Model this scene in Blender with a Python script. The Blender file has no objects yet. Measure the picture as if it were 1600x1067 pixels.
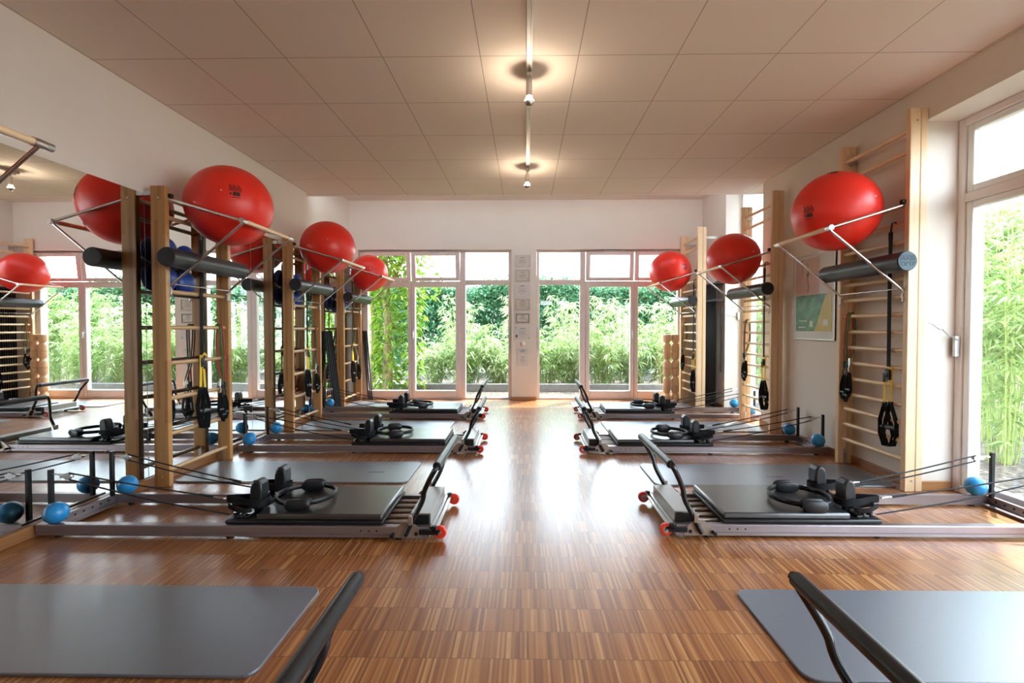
import bpy, bmesh, math, random
import numpy as np
from mathutils import Vector, Matrix
random.seed(7); rng = np.random.default_rng(11)
PI = math.pi
sc = bpy.context.scene
COL = sc.collection

# ------------------------------------------------------------------ materials
def nmat(name):
    m = bpy.data.materials.new(name); m.use_nodes = True
    nt = m.node_tree; nt.nodes.clear()
    out = nt.nodes.new('ShaderNodeOutputMaterial')
    p = nt.nodes.new('ShaderNodeBsdfPrincipled')
    nt.links.new(p.outputs[0], out.inputs[0])
    return m, nt, p, out
def N(nt, t, **kw):
    n = nt.nodes.new(t)
    for k, v in kw.items(): setattr(n, k, v)
    return n
def mth(nt, op, a, b=None, c=None):
    n = N(nt, 'ShaderNodeMath', operation=op)
    for i, v in enumerate((a, b, c)):
        if v is None: continue
        if isinstance(v, (int, float)): n.inputs[i].default_value = v
        else: nt.links.new(v, n.inputs[i])
    return n.outputs[0]
def ramp(nt, fac, stops):
    r = N(nt, 'ShaderNodeValToRGB'); e = r.color_ramp.elements
    while len(e) < len(stops): e.new(0.5)
    for i, (p, c) in enumerate(stops):
        e[i].position = p; e[i].color = (*c, 1)
    nt.links.new(fac, r.inputs[0]); return r.outputs[0]
def objco(nt, scale=(1, 1, 1)):
    t = N(nt, 'ShaderNodeTexCoord'); m = N(nt, 'ShaderNodeMapping'); m.inputs['Scale'].default_value = scale
    nt.links.new(t.outputs['Object'], m.inputs[0]); return m.outputs[0]
def bump(nt, p, h, strength=0.2, dist=0.002):
    b = N(nt, 'ShaderNodeBump'); b.inputs['Strength'].default_value = strength; b.inputs['Distance'].default_value = dist
    nt.links.new(h, b.inputs['Height']); nt.links.new(b.outputs[0], p.inputs['Normal'])
def basic(name, c, rough=0.5, metal=0.0, var=0.06, nscale=12, bmp=0.0, spec=0.5, coat=0.0):
    m, nt, p, o = nmat(name)
    n = N(nt, 'ShaderNodeTexNoise'); n.inputs['Scale'].default_value = nscale; n.inputs['Detail'].default_value = 4
    nt.links.new(objco(nt), n.inputs['Vector'])
    col = ramp(nt, n.outputs['Fac'], [(0.3, tuple(x * (1 - var) for x in c)), (0.7, tuple(min(1, x * (1 + var)) for x in c))])
    nt.links.new(col, p.inputs['Base Color'])
    p.inputs['Roughness'].default_value = rough; p.inputs['Metallic'].default_value = metal
    p.inputs['Specular IOR Level'].default_value = spec
    p.inputs['Coat Weight'].default_value = coat; p.inputs['Coat Roughness'].default_value = 0.15
    if bmp: bump(nt, p, n.outputs['Fac'], bmp)
    return m
def woodmat(name, a, b, axis='z', rough=0.35, blocks=False):
    m, nt, p, o = nmat(name)
    sx = {'z': (60, 60, 2.2), 'y': (60, 2.2, 60), 'x': (2.2, 60, 60)}[axis]
    n = N(nt, 'ShaderNodeTexNoise'); n.inputs['Scale'].default_value = 1; n.inputs['Detail'].default_value = 5; n.inputs['Distortion'].default_value = 0.6
    nt.links.new(objco(nt, sx), n.inputs['Vector'])
    f = n.outputs['Fac']
    if blocks:      # finger-jointed lamellas
        s = N(nt, 'ShaderNodeSeparateXYZ'); nt.links.new(objco(nt), s.inputs[0])
        cx = mth(nt, 'FLOOR', mth(nt, 'DIVIDE', s.outputs[0], 0.028))
        wn0 = N(nt, 'ShaderNodeTexWhiteNoise', noise_dimensions='1D'); nt.links.new(cx, wn0.inputs['W'])
        cz = mth(nt, 'FLOOR', mth(nt, 'ADD', mth(nt, 'DIVIDE', s.outputs[2], 0.47), mth(nt, 'MULTIPLY', wn0.outputs['Value'], 5)))
        cb = N(nt, 'ShaderNodeCombineXYZ'); nt.links.new(cx, cb.inputs[0]); nt.links.new(cz, cb.inputs[1])
        wn = N(nt, 'ShaderNodeTexWhiteNoise', noise_dimensions='3D'); nt.links.new(cb.outputs[0], wn.inputs['Vector'])
        f = mth(nt, 'ADD', mth(nt, 'MULTIPLY', f, 0.55), mth(nt, 'MULTIPLY', wn.outputs['Value'], 0.45))
    nt.links.new(ramp(nt, f, [(0.25, b), (0.75, a)]), p.inputs['Base Color'])
    p.inputs['Roughness'].default_value = rough
    bump(nt, p, n.outputs['Fac'], 0.08)
    return m
def leafmat(name, a, b, trans=0.45):
    m, nt, p, o = nmat(name)
    n = N(nt, 'ShaderNodeTexNoise'); n.inputs['Scale'].default_value = 9; n.inputs['Detail'].default_value = 3
    nt.links.new(objco(nt), n.inputs['Vector'])
    c = ramp(nt, n.outputs['Fac'], [(0.32, a), (0.68, b)])
    nt.links.new(c, p.inputs['Base Color']); p.inputs['Roughness'].default_value = 0.45
    t = N(nt, 'ShaderNodeBsdfTranslucent'); nt.links.new(c, t.inputs[0])
    mx = N(nt, 'ShaderNodeMixShader'); mx.inputs[0].default_value = trans
    nt.links.new(p.outputs[0], mx.inputs[1]); nt.links.new(t.outputs[0], mx.inputs[2]); nt.links.new(mx.outputs[0], o.inputs[0])
    return m

M = {}
M['wall'] = basic('wall_paint', (0.76, 0.70, 0.635), 0.75, var=0.015, nscale=3, bmp=0.03)
M['white'] = basic('white_paint', (0.80, 0.80, 0.80), 0.5, var=0.01)
M['frame'] = basic('window_frame_paint', (0.72, 0.62, 0.58), 0.38, var=0.03)
M['frame_cool_lit'] = basic('cool_lit_frame_paint', (0.78, 0.71, 0.70), 0.38, var=0.02)  # same frame paint, lighter and cooler: side light put into the colour
M['pine'] = woodmat('pine', (0.84, 0.64, 0.42), (0.74, 0.52, 0.30))
M['piney'] = woodmat('pine_rung', (0.86, 0.66, 0.42), (0.76, 0.54, 0.30), 'y')
M['beam'] = woodmat('laminated_pine', (0.56, 0.29, 0.10), (0.33, 0.14, 0.04), blocks=True)  # real lamination; overall darker tone is backlight shade put into the colour
M['beamy'] = woodmat('laminated_rung', (0.62, 0.40, 0.20), (0.48, 0.27, 0.12), 'y')
M['beech'] = woodmat('beech', (0.86, 0.58, 0.34), (0.76, 0.46, 0.24), rough=0.45)
M['base'] = woodmat('baseboard_wood', (0.36, 0.16, 0.06), (0.24, 0.10, 0.036), 'y')
M['basex'] = woodmat('baseboard_wood_x', (0.50, 0.25, 0.10), (0.33, 0.15, 0.055), 'x')
M['ball'] = basic('red_vinyl', (0.86, 0.030, 0.016), 0.36, var=0.03, nscale=4)
M['print'] = basic('black_print', (0.06, 0.01, 0.008), 0.6)
M['chrome'] = basic('chrome_rod', (0.62, 0.60, 0.58), 0.22, 1.0, var=0.04)
M['steel'] = basic('brushed_steel', (0.55, 0.54, 0.53), 0.38, 1.0, var=0.06, nscale=40)
M['rail'] = basic('anodised_rail', (0.30, 0.255, 0.265), 0.36, 0.75, var=0.03)
M['plate'] = basic('foot_plate', (0.40, 0.395, 0.38), 0.45, 0.6, var=0.05)
M['bracket'] = basic('bracket_metal', (0.36, 0.30, 0.25), 0.4, 0.7, var=0.05)  # steel; the tan of the reflected floor is put into the colour
M['black'] = basic('black_plastic', (0.008, 0.008, 0.009), 0.38, var=0.2, spec=0.35)
M['gloss'] = basic('black_lacquer', (0.008, 0.008, 0.009), 0.15, var=0.2)
M['vinyl'] = basic('black_vinyl', (0.010, 0.010, 0.012), 0.36, var=0.15, nscale=30, bmp=0.05, spec=0.45)
M['padvinyl'] = basic('black_pad_vinyl', (0.010, 0.010, 0.012), 0.42, var=0.15, nscale=30, bmp=0.04, spec=0.5, coat=0.85)
M['padvinyl'].node_tree.nodes['Principled BSDF'].inputs['Coat IOR'].default_value = 1.7; M['padvinyl'].node_tree.nodes['Principled BSDF'].inputs['Coat Roughness'].default_value = 0.3
M['web'] = basic('black_webbing', (0.008, 0.008, 0.009), 0.75, var=0.2, spec=0.2)
M['rope'] = basic('black_rope', (0.010, 0.010, 0.012), 0.7, var=0.2)
M['foam'] = basic('dark_foam', (0.024, 0.024, 0.027), 0.40, var=0.15, nscale=60, bmp=0.1)
M['foamend'] = basic('foam_end', (0.018, 0.018, 0.019), 0.7, var=0.15)
M['foamblue'] = basic('foam_end_blue', (0.075, 0.125, 0.165), 0.6, var=0.1)
M['yellow'] = basic('yellow_webbing', (0.80, 0.52, 0.03), 0.6, var=0.08)
M['wheel'] = basic('red_polyurethane', (0.75, 0.035, 0.018), 0.35, var=0.05)
M['blue'] = basic('blue_rubber', (0.02, 0.26, 0.60), 0.33, var=0.05)
M['navy'] = basic('dark_blue_rubber', (0.012, 0.05, 0.28), 0.35, var=0.1)
M['green'] = basic('green_tube', (0.02, 0.18, 0.04), 0.4, var=0.05)
M['redtube'] = basic('red_tube', (0.45, 0.03, 0.02), 0.4, var=0.05)
M['pole'] = basic('black_pole', (0.008, 0.008, 0.009), 0.5, var=0.2, spec=0.25)
M['track'] = basic('silver_track', (0.50, 0.48, 0.46), 0.45, 0.0, var=0.02)
M['socket'] = basic('lamp_socket', (0.72, 0.64, 0.55), 0.5, var=0.03)
M['paper'] = basic('paper', (0.62, 0.575, 0.50), 0.6, var=0.02)
M['paperw'] = basic('paper_white', (0.66, 0.64, 0.61), 0.5, var=0.02)
M['ink'] = basic('grey_ink', (0.30, 0.27, 0.24), 0.7)
M['goldframe'] = basic('pale_frame', (0.42, 0.35, 0.26), 0.45, var=0.05)
M['darkframe'] = basic('dark_frame', (0.26, 0.20, 0.15), 0.4, var=0.08)
M['seal'] = basic('seal_gold', (0.50, 0.42, 0.18), 0.5)
M['inkblue'] = basic('blue_ink', (0.05, 0.08, 0.25), 0.5)
M['inkteal'] = basic('teal_ink', (0.25, 0.52, 0.52), 0.5)
M['pink'] = basic('poster_pink', (0.62, 0.42, 0.36), 0.5, var=0.05)
M['poster'] = None
M['kerb'] = basic('concrete_kerb', (0.17, 0.165, 0.155), 0.85, var=0.15, bmp=0.2)
M['trunk'] = basic('bark', (0.30, 0.22, 0.12), 0.9, var=0.35, nscale=20, bmp=0.5)
M['bamboo'] = leafmat('bamboo_leaf', (0.12, 0.25, 0.05), (0.40, 0.52, 0.19), 0.32)
M['bamboo2'] = leafmat('bamboo_leaf_pale', (0.20, 0.33, 0.10), (0.60, 0.68, 0.38), 0.32)
M['stem'] = basic('bamboo_stem', (0.30, 0.40, 0.12), 0.5, var=0.2)
M['hedge'] = leafmat('hedge_leaf', (0.025, 0.12, 0.05), (0.10, 0.27, 0.12), 0.3)
M['ivy'] = leafmat('ivy_leaf', (0.06, 0.18, 0.015), (0.30, 0.46, 0.03), 0.3)

def mat_floor():
    m, nt, p, o = nmat('industrial_parquet')
    s = N(nt, 'ShaderNodeSeparateXYZ'); nt.links.new(objco(nt), s.inputs[0])
    x, y = s.outputs[0], s.outputs[1]
    L, W = 0.158, 0.0085
    yr = mth(nt, 'DIVIDE', y, L); row = mth(nt, 'FLOOR', yr)
    wr = N(nt, 'ShaderNodeTexWhiteNoise', noise_dimensions='1D'); nt.links.new(row, wr.inputs['W'])
    xr = mth(nt, 'ADD', mth(nt, 'DIVIDE', x, W), mth(nt, 'MULTIPLY', wr.outputs['Value'], 1.0)); col = mth(nt, 'FLOOR', xr)
    cb = N(nt, 'ShaderNodeCombineXYZ'); nt.links.new(col, cb.inputs[0]); nt.links.new(row, cb.inputs[1])
    wn = N(nt, 'ShaderNodeTexWhiteNoise', noise_dimensions='3D'); nt.links.new(cb.outputs[0], wn.inputs['Vector'])
    # wider tone drift per panel of many lamellas
    cb2 = N(nt, 'ShaderNodeCombineXYZ'); nt.links.new(mth(nt, 'FLOOR', mth(nt, 'ADD', mth(nt, 'DIVIDE', x, 0.31), mth(nt, 'MULTIPLY', wr.outputs['Value'], 3))), cb2.inputs[0]); nt.links.new(row, cb2.inputs[1])
    wn2 = N(nt, 'ShaderNodeTexWhiteNoise', noise_dimensions='3D'); nt.links.new(cb2.outputs[0], wn2.inputs['Vector'])
    g = N(nt, 'ShaderNodeTexNoise'); g.inputs['Scale'].default_value = 1; nt.links.new(objco(nt, (160, 9, 1)), g.inputs['Vector'])
    f = mth(nt, 'ADD', mth(nt, 'MULTIPLY', wn.outputs['Value'], 0.62), mth(nt, 'ADD', mth(nt, 'MULTIPLY', wn2.outputs['Value'], 0.16), mth(nt, 'MULTIPLY', g.outputs['Fac'], 0.22)))
    c = ramp(nt, f, [(0.05, (0.13, 0.036, 0.008)), (0.40, (0.28, 0.093, 0.021)), (0.68, (0.39, 0.148, 0.037)), (0.95, (0.64, 0.34, 0.125))])
    gap = mth(nt, 'GREATER_THAN', mth(nt, 'FRACT', yr), 0.985)
    mx = N(nt, 'ShaderNodeMix', data_type='RGBA'); nt.links.new(gap, mx.inputs[0]); nt.links.new(c, mx.inputs[6]); mx.inputs[7].default_value = (0.10, 0.045, 0.02, 1)
    nt.links.new(mx.outputs[2], p.inputs['Base Color'])
    n2 = N(nt, 'ShaderNodeTexNoise'); n2.inputs['Scale'].default_value = 2.5; n2.inputs['Detail'].default_value = 5; nt.links.new(objco(nt), n2.inputs['Vector'])
    rr = N(nt, 'ShaderNodeMapRange'); rr.inputs['To Min'].default_value = 0.30; rr.inputs['To Max'].default_value = 0.42; nt.links.new(n2.outputs['Fac'], rr.inputs[0])
    nt.links.new(rr.outputs[0], p.inputs['Roughness'])
    p.inputs['Specular IOR Level'].default_value = 0.4
    p.inputs['Coat Weight'].default_value = 0.85; p.inputs['Coat Roughness'].default_value = 0.27; p.inputs['Coat IOR'].default_value = 1.5
    bump(nt, p, mth(nt, 'ADD', wn.outputs['Value'], mth(nt, 'MULTIPLY', n2.outputs['Fac'], 2)), 0.05, 0.001)
    return m
M['floor'] = mat_floor()
def mat_ceiling():
    m, nt, p, o = nmat('ceiling_panels')
    s = N(nt, 'ShaderNodeSeparateXYZ'); nt.links.new(objco(nt), s.inputs[0])
    def line(v, off, pitch, w):
        fr = mth(nt, 'FRACT', mth(nt, 'ADD', mth(nt, 'DIVIDE', mth(nt, 'SUBTRACT', v, off), pitch), 100.0))
        return mth(nt, 'LESS_THAN', mth(nt, 'MULTIPLY', mth(nt, 'ABSOLUTE', mth(nt, 'SUBTRACT', mth(nt, 'FRACT', mth(nt, 'ADD', fr, 0.5)), 0.5)), pitch), w)
    l = mth(nt, 'MAXIMUM', line(s.outputs[0], 0.025 + 0.3175, 0.635, 0.0032), line(s.outputs[1], 3.18, 0.645, 0.0032))
    n = N(nt, 'ShaderNodeTexNoise'); n.inputs['Scale'].default_value = 90; nt.links.new(objco(nt), n.inputs['Vector'])
    mx = N(nt, 'ShaderNodeMix', data_type='RGBA'); nt.links.new(l, mx.inputs[0]); mx.inputs[6].default_value = (0.85, 0.775, 0.715, 1); mx.inputs[7].default_value = (0.46, 0.385, 0.335, 1)
    nt.links.new(mx.outputs[2], p.inputs['Base Color']); p.inputs['Roughness'].default_value = 0.85
    bump(nt, p, mth(nt, 'SUBTRACT', mth(nt, 'MULTIPLY', n.outputs['Fac'], 0.2), l), 0.3, 0.003)
    return m
M['ceiling'] = mat_ceiling()
def mat_mat():
    m, nt, p, o = nmat('ribbed_mat_foam')
    w = N(nt, 'ShaderNodeTexWave', bands_direction='Y'); w.inputs['Scale'].default_value = 42; w.inputs['Distortion'].default_value = 0.3
    nt.links.new(objco(nt), w.inputs['Vector'])
    nt.links.new(ramp(nt, w.outputs['Fac'], [(0, (0.075, 0.085, 0.105)), (1, (0.135, 0.148, 0.175))]), p.inputs['Base Color'])
    p.inputs['Roughness'].default_value = 0.45; p.inputs['Specular IOR Level'].default_value = 0.6; p.inputs['Coat Weight'].default_value = 1.0; p.inputs['Coat IOR'].default_value = 1.85; p.inputs['Coat Roughness'].default_value = 0.36; p.inputs['Coat Tint'].default_value = (0.93, 0.97, 1.0, 1)
    bump(nt, p, w.outputs['Fac'], 0.12, 0.001); return m
M['mat'] = mat_mat()
def mat_glass():
    m, nt, p, o = nmat('window_glass'); nt.nodes.remove(p)
    t = N(nt, 'ShaderNodeBsdfTransparent'); t.inputs[0].default_value = (0.97, 0.985, 0.975, 1)
    g = N(nt, 'ShaderNodeBsdfGlossy'); g.inputs['Roughness'].default_value = 0.0
    ge = N(nt, 'ShaderNodeNewGeometry'); dt = N(nt, 'ShaderNodeVectorMath', operation='DOT_PRODUCT'); nt.links.new(ge.outputs['Normal'], dt.inputs[0]); nt.links.new(ge.outputs['Incoming'], dt.inputs[1])
    c1 = mth(nt, 'SUBTRACT', 1.0, mth(nt, 'ABSOLUTE', dt.outputs['Value'])); fr = mth(nt, 'ADD', 0.035, mth(nt, 'MULTIPLY', mth(nt, 'POWER', c1, 5.0), 0.9))
    mx = N(nt, 'ShaderNodeMixShader'); nt.links.new(fr, mx.inputs[0]); nt.links.new(t.outputs[0], mx.inputs[1]); nt.links.new(g.outputs[0], mx.inputs[2])
    nt.links.new(mx.outputs[0], o.inputs[0]); return m
M['glass'] = mat_glass()
def mat_mirror():
    m, nt, p, o = nmat('mirror_silver')
    p.inputs['Base Color'].default_value = (0.86, 0.885, 0.87, 1); p.inputs['Metallic'].default_value = 1; p.inputs['Roughness'].default_value = 0.0
    return m
M['mirror'] = mat_mirror()
def emit(name, c, s):
    m, nt, p, o = nmat(name)
    p.inputs['Base Color'].default_value = (*c, 1); p.inputs['Emission Color'].default_value = (*c, 1); p.inputs['Emission Strength'].default_value = s
    return m
M['filament'] = emit('glowing_filament', (1, 0.80, 0.58), 1700.0)
def mat_bulb():
    m, nt, p, o = nmat('bulb_glass')
    t = N(nt, 'ShaderNodeBsdfTransparent')
    p.inputs['Emission Color'].default_value = (1, 0.85, 0.65, 1); p.inputs['Emission Strength'].default_value = 5; p.inputs['Base Color'].default_value = (1, 0.95, 0.9, 1)
    mx = N(nt, 'ShaderNodeMixShader'); mx.inputs[0].default_value = 0.25
    nt.links.new(t.outputs[0], mx.inputs[1]); nt.links.new(p.outputs[0], mx.inputs[2]); nt.links.new(mx.outputs[0], o.inputs[0]); return m
M['bulb'] = mat_bulb()
def mat_poster():
    m, nt, p, o = nmat('poster_print')
    s = N(nt, 'ShaderNodeSeparateXYZ'); nt.links.new(objco(nt), s.inputs[0])
    n = N(nt, 'ShaderNodeTexNoise'); n.inputs['Scale'].default_value = 14; n.inputs['Detail'].default_value = 6; nt.links.new(objco(nt), n.inputs['Vector'])
    g = ramp(nt, n.outputs['Fac'], [(0.34, (0.03, 0.07, 0.05)), (0.52, (0.05, 0.17, 0.11)), (0.70, (0.11, 0.30, 0.14))])
    # a broad ochre wedge on the window side of the print
    d = mth(nt, 'SUBTRACT', mth(nt, 'ADD', mth(nt, 'MULTIPLY', s.outputs[2], 0.51), s.outputs[1]), -0.20)
    k = mth(nt, 'LESS_THAN', d, 0.0)
    mx = N(nt, 'ShaderNodeMix', data_type='RGBA'); nt.links.new(k, mx.inputs[0]); nt.links.new(g, mx.inputs[6]); mx.inputs[7].default_value = (0.55, 0.36, 0.07, 1)
    nt.links.new(mx.outputs[2], p.inputs['Base Color']); p.inputs['Roughness'].default_value = 0.25; return m
M['poster'] = mat_poster()
def mat_ground():
    m, nt, p, o = nmat('garden_soil')
    n = N(nt, 'ShaderNodeTexNoise'); n.inputs['Scale'].default_value = 16; n.inputs['Detail'].default_value = 9; nt.links.new(objco(nt), n.inputs['Vector'])
    nt.links.new(ramp(nt, n.outputs['Fac'], [(0.3, (0.03, 0.022, 0.016)), (0.5, (0.085, 0.065, 0.048)), (0.7, (0.25, 0.205, 0.165))]), p.inputs['Base Color'])
    p.inputs['Roughness'].default_value = 0.95; bump(nt, p, n.outputs['Fac'], 0.8, 0.03); return m
M['ground'] = mat_ground()

# ------------------------------------------------------------------ mesh helpers
class B:
    def __init__(s): s.v = []; s.f = []
    def add(s, vs, fs):
        o = len(s.v); s.v += [tuple(v) for v in vs]; s.f += [tuple(i + o for i in f) for f in fs]; return s
    def box(s, x0, x1, y0, y1, z0, z1):
        x0, x1 = sorted((x0, x1)); y0, y1 = sorted((y0, y1)); z0, z1 = sorted((z0, z1))
        return s.add([(x0,y0,z0),(x1,y0,z0),(x1,y1,z0),(x0,y1,z0),(x0,y0,z1),(x1,y0,z1),(x1,y1,z1),(x0,y1,z1)],
                     [(3,2,1,0),(4,5,6,7),(0,1,5,4),(1,2,6,5),(2,3,7,6),(3,0,4,7)])
    def prism(s, pts, axis, a, b):          # closed 2-D outline extruded along an axis
        def P(p, t):
            return {'x': (t, p[0], p[1]), 'y': (p[0], t, p[1]), 'z': (p[0], p[1], t)}[axis]
        n = len(pts)
        return s.add([P(p, a) for p in pts] + [P(p, b) for p in pts],
                     [tuple(range(n - 1, -1, -1)), tuple(range(n, 2 * n))] + [(i, (i + 1) % n, n + (i + 1) % n, n + i) for i in range(n)])
    def tube(s, pts, r, seg=10, closed=False):
        pts = [Vector(p) for p in pts]; n = len(pts)
        rs = r if isinstance(r, (list, tuple)) else [r] * n
        vs = []; prev = None
        for i, p in enumerate(pts):
            if closed: t = pts[(i + 1) % n] - pts[i - 1]
            else: t = pts[min(i + 1, n - 1)] - pts[max(i - 1, 0)]
            t = t.normalized() if t.length > 1e-9 else Vector((0, 0, 1))
            if prev is None:
                a = Vector((0, 0, 1)) if abs(t.z) < 0.9 else Vector((1, 0, 0)); u = t.cross(a).normalized()
            else:
                u = prev - t * prev.dot(t); u = u.normalized() if u.length > 1e-6 else t.orthogonal().normalized()
            prev = u; w = t.cross(u)
            for k in range(seg):
                an = 2 * PI * k / seg; vs.append(p + (u * math.cos(an) + w * math.sin(an)) * rs[i])
        fs = []
        for i in range(n if closed else n - 1):
            j = (i + 1) % n
            for k in range(seg):
                l = (k + 1) % seg; fs.append((i * seg + k, i * seg + l, j * seg + l, j * seg + k))
        if not closed: fs += [tuple(range(seg - 1, -1, -1)), tuple((n - 1) * seg + k for k in range(seg))]
        return s.add(vs, fs)
    def cyl(s, a, b, r, seg=20): return s.tube([a, b], r, seg)
    def lathe(s, prof, c=(0, 0, 0), axis='z', seg=28):
        vs = []; fs = []; n = len(prof)
        for r, h in prof:
            for k in range(seg):
                an = 2 * PI * k / seg; a, b = max(r, 1e-4) * math.cos(an), max(r, 1e-4) * math.sin(an)
                vs.append({'z': (c[0] + a, c[1] + b, c[2] + h), 'y': (c[0] + b, c[1] + h, c[2] + a), 'x': (c[0] + h, c[1] + a, c[2] + b)}[axis])
        for i in range(n - 1):
            for k in range(seg):
                l = (k + 1) % seg; fs.append((i * seg + k, i * seg + l, (i + 1) * seg + l, (i + 1) * seg + k))
        fs += [tuple(range(seg - 1, -1, -1)), tuple((n - 1) * seg + k for k in range(seg))]
        return s.add(vs, fs)
    def ell(s, c, rx, ry, rz, seg=36, rings=20):
        vs = [(c[0], c[1], c[2] + rz)]; fs = []
        for i in range(1, rings):
            th = PI * i / rings
            for k in range(seg):
                an = 2 * PI * k / seg
                vs.append((c[0] + rx * math.sin(th) * math.cos(an), c[1] + ry * math.sin(th) * math.sin(an), c[2] + rz * math.cos(th)))
        vs.append((c[0], c[1], c[2] - rz)); last = len(vs) - 1
        for k in range(seg):
            l = (k + 1) % seg; fs.append((0, 1 + k, 1 + l))
            for i in range(rings - 2):
                a = 1 + i * seg; fs.append((a + k, a + seg + k, a + seg + l, a + l))
            fs.append((last, 1 + (rings - 2) * seg + l, 1 + (rings - 2) * seg + k))
        return s.add(vs, fs)
    def ribbon(s, pts, wid, th=0.003, closed=False):   # flat strap along pts; wid = width vector
        pts = [Vector(p) for p in pts]; n = len(pts); vs = []; W = Vector(wid)
        for i, p in enumerate(pts):
            t = (pts[(i + 1) % n] - pts[i - 1]) if closed else (pts[min(i + 1, n - 1)] - pts[max(i - 1, 0)])
            nn = t.cross(W); nn = nn.normalized() if nn.length > 1e-9 else Vector((1, 0, 0))
            for a, b in ((-.5, -.5), (.5, -.5), (.5, .5), (-.5, .5)): vs.append(p + W * a + nn * th * b)
        fs = []
        for i in range(n if closed else n - 1):
            j = (i + 1) % n
            for k in range(4):
                l = (k + 1) % 4; fs.append((i * 4 + k, i * 4 + l, j * 4 + l, j * 4 + k))
        if not closed: fs += [(3, 2, 1, 0), tuple((n - 1) * 4 + k for k in range(4))]
        return s.add(vs, fs)
def link_mesh(name, v, f, mat, parent=None, smooth=35, bevel=0, seg=2):
    me = bpy.data.meshes.new(name); me.from_pydata(v, [], f); me.update()
    bm = bmesh.new(); bm.from_mesh(me); bmesh.ops.recalc_face_normals(bm, faces=bm.faces); bm.to_mesh(me); bm.free()
    if smooth:
        me.polygons.foreach_set('use_smooth', [True] * len(me.polygons)); me.set_sharp_from_angle(angle=math.radians(smooth))
    for m in (mat if isinstance(mat, (list, tuple)) else [mat]): me.materials.append(m)
    o = bpy.data.objects.new(name, me); COL.objects.link(o)
    if parent: o.parent = parent
    if bevel:
        b = o.modifiers.new('bevel', 'BEVEL'); b.width = bevel; b.segments = seg; b.limit_method = 'ANGLE'; b.angle_limit = math.radians(50)
    return o
def obj(name, b, mat, parent=None, **kw): return link_mesh(name, b.v, b.f, M[mat] if isinstance(mat, str) else mat, parent, **kw)
def thing(name, label, cat, loc=(0, 0, 0), rz=0, group=None):
    o = bpy.data.objects.new(name, None); COL.objects.link(o); o.location = loc; o.rotation_euler = (0, 0, rz); o.empty_display_size = 0.1
    o['label'] = label; o['category'] = cat
    if group: o['group'] = group
    return o
def tag(o, label, cat, group=None):
    o['label'] = label; o['category'] = cat
    if group: o['group'] = group
    return o
def struct(name, b, mat, **kw):
    o = obj(name, b, mat, **kw); o['kind'] = 'structure'; return o
def dup(root, loc=None, rz=None, label=None, group=None):
    r = root.copy(); COL.objects.link(r)
    if loc is not None: r.location = loc
    if rz is not None: r.rotation_euler = (0, 0, rz)
    if label: r['label'] = label
    if group: r['group'] = group
    for ch in list(root.children):
        c = ch.copy(); COL.objects.link(c); c.parent = r
        for g in list(ch.children):
            d = g.copy(); COL.objects.link(d); d.parent = c
    return r
def text(name, s, size, mat, parent, mtx, extrude=0.0006, align='CENTER'):
    cu = bpy.data.curves.new(name, 'FONT'); cu.body = s; cu.size = size; cu.extrude = extrude; cu.align_x = align; cu.align_y = 'CENTER'
    cu.materials.append(M[mat]); o = bpy.data.objects.new(name, cu); COL.objects.link(o)
    me = bpy.data.meshes.new_from_object(o); bpy.data.objects.remove(o); me.name = name
    o = bpy.data.objects.new(name, me); COL.objects.link(o)
    o.parent = parent; o.matrix_local = mtx; return o
def smooth_path(pts, k=6):
    pts = [Vector(p) for p in pts]; out = []
    for i in range(len(pts) - 1):
        p0, p1, p2, p3 = pts[max(i - 1, 0)], pts[i], pts[i + 1], pts[min(i + 2, len(pts) - 1)]
        for j in range(k):
            t = j / k
            out.append(0.5 * ((2 * p1) + (p2 - p0) * t + (2 * p0 - 5 * p1 + 4 * p2 - p3) * t * t + (3 * p1 - p0 - 3 * p2 + p3) * t ** 3))
    return out + [pts[-1]]

# ------------------------------------------------------------------ room shell
XL, XR, YB, YF = -2.84, 2.90, 8.05, -1.9
ZC, ZT = 2.955, 3.30
b = B(); b.box(-3.3, 3.2, YF - 0.2, 8.21, -0.12, 0.0)
struct('floor', b, 'floor', smooth=0)
b = B(); b.box(-3.3, 3.5, YF - 0.2, 6.5, ZC, ZC + 0.25)
struct('ceiling', b, 'ceiling', smooth=0)
b = B(); b.box(-3.3, 3.5, 6.5, 8.4, ZT, ZT + 0.2)
struct('ceiling_raised', b, 'wall', smooth=0)
b = B(); b.box(-3.25, XL - 0.006, YF - 0.2, 6.32, 0, ZT + 0.2); b.box(-3.25, -2.926, 6.32, 8.4, 0, ZT + 0.2)
struct('wall_left', b, 'wall', smooth=0)
# right wall: near window y 0.4..3.62 (head 2.70), niche y 6.02..7.12 (to the raised ceiling)
b = B()
b.box(XR, 3.35, 3.62, 6.02, 0, ZT + 0.2); b.box(XR, 3.35, 7.12, 8.4, 0, ZT + 0.2)
b.box(XR, 3.35, -1.6, 3.62, 2.70, ZT + 0.2); b.box(XR, 3.35, YF - 0.2, -1.6, 0, ZT + 0.2); b.box(XR, 3.35, 6.02, 7.12, 3.2, ZT + 0.2)
struct('wall_right', b, 'wall', smooth=0)
# back wall: pillar between two window groups
b = B()
b.box(-3.25, 3.35, YB, 8.34, 2.49, ZT + 0.2)
b.box(-0.233, 0.181, YB, 8.34, 0, 2.49); b.box(-3.25, -2.78, YB, 8.34, 0, 2.49); b.box(2.63, 3.35, YB, 8.34, 0, 2.49)
struct('wall_back', b, 'wall', smooth=0)
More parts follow.
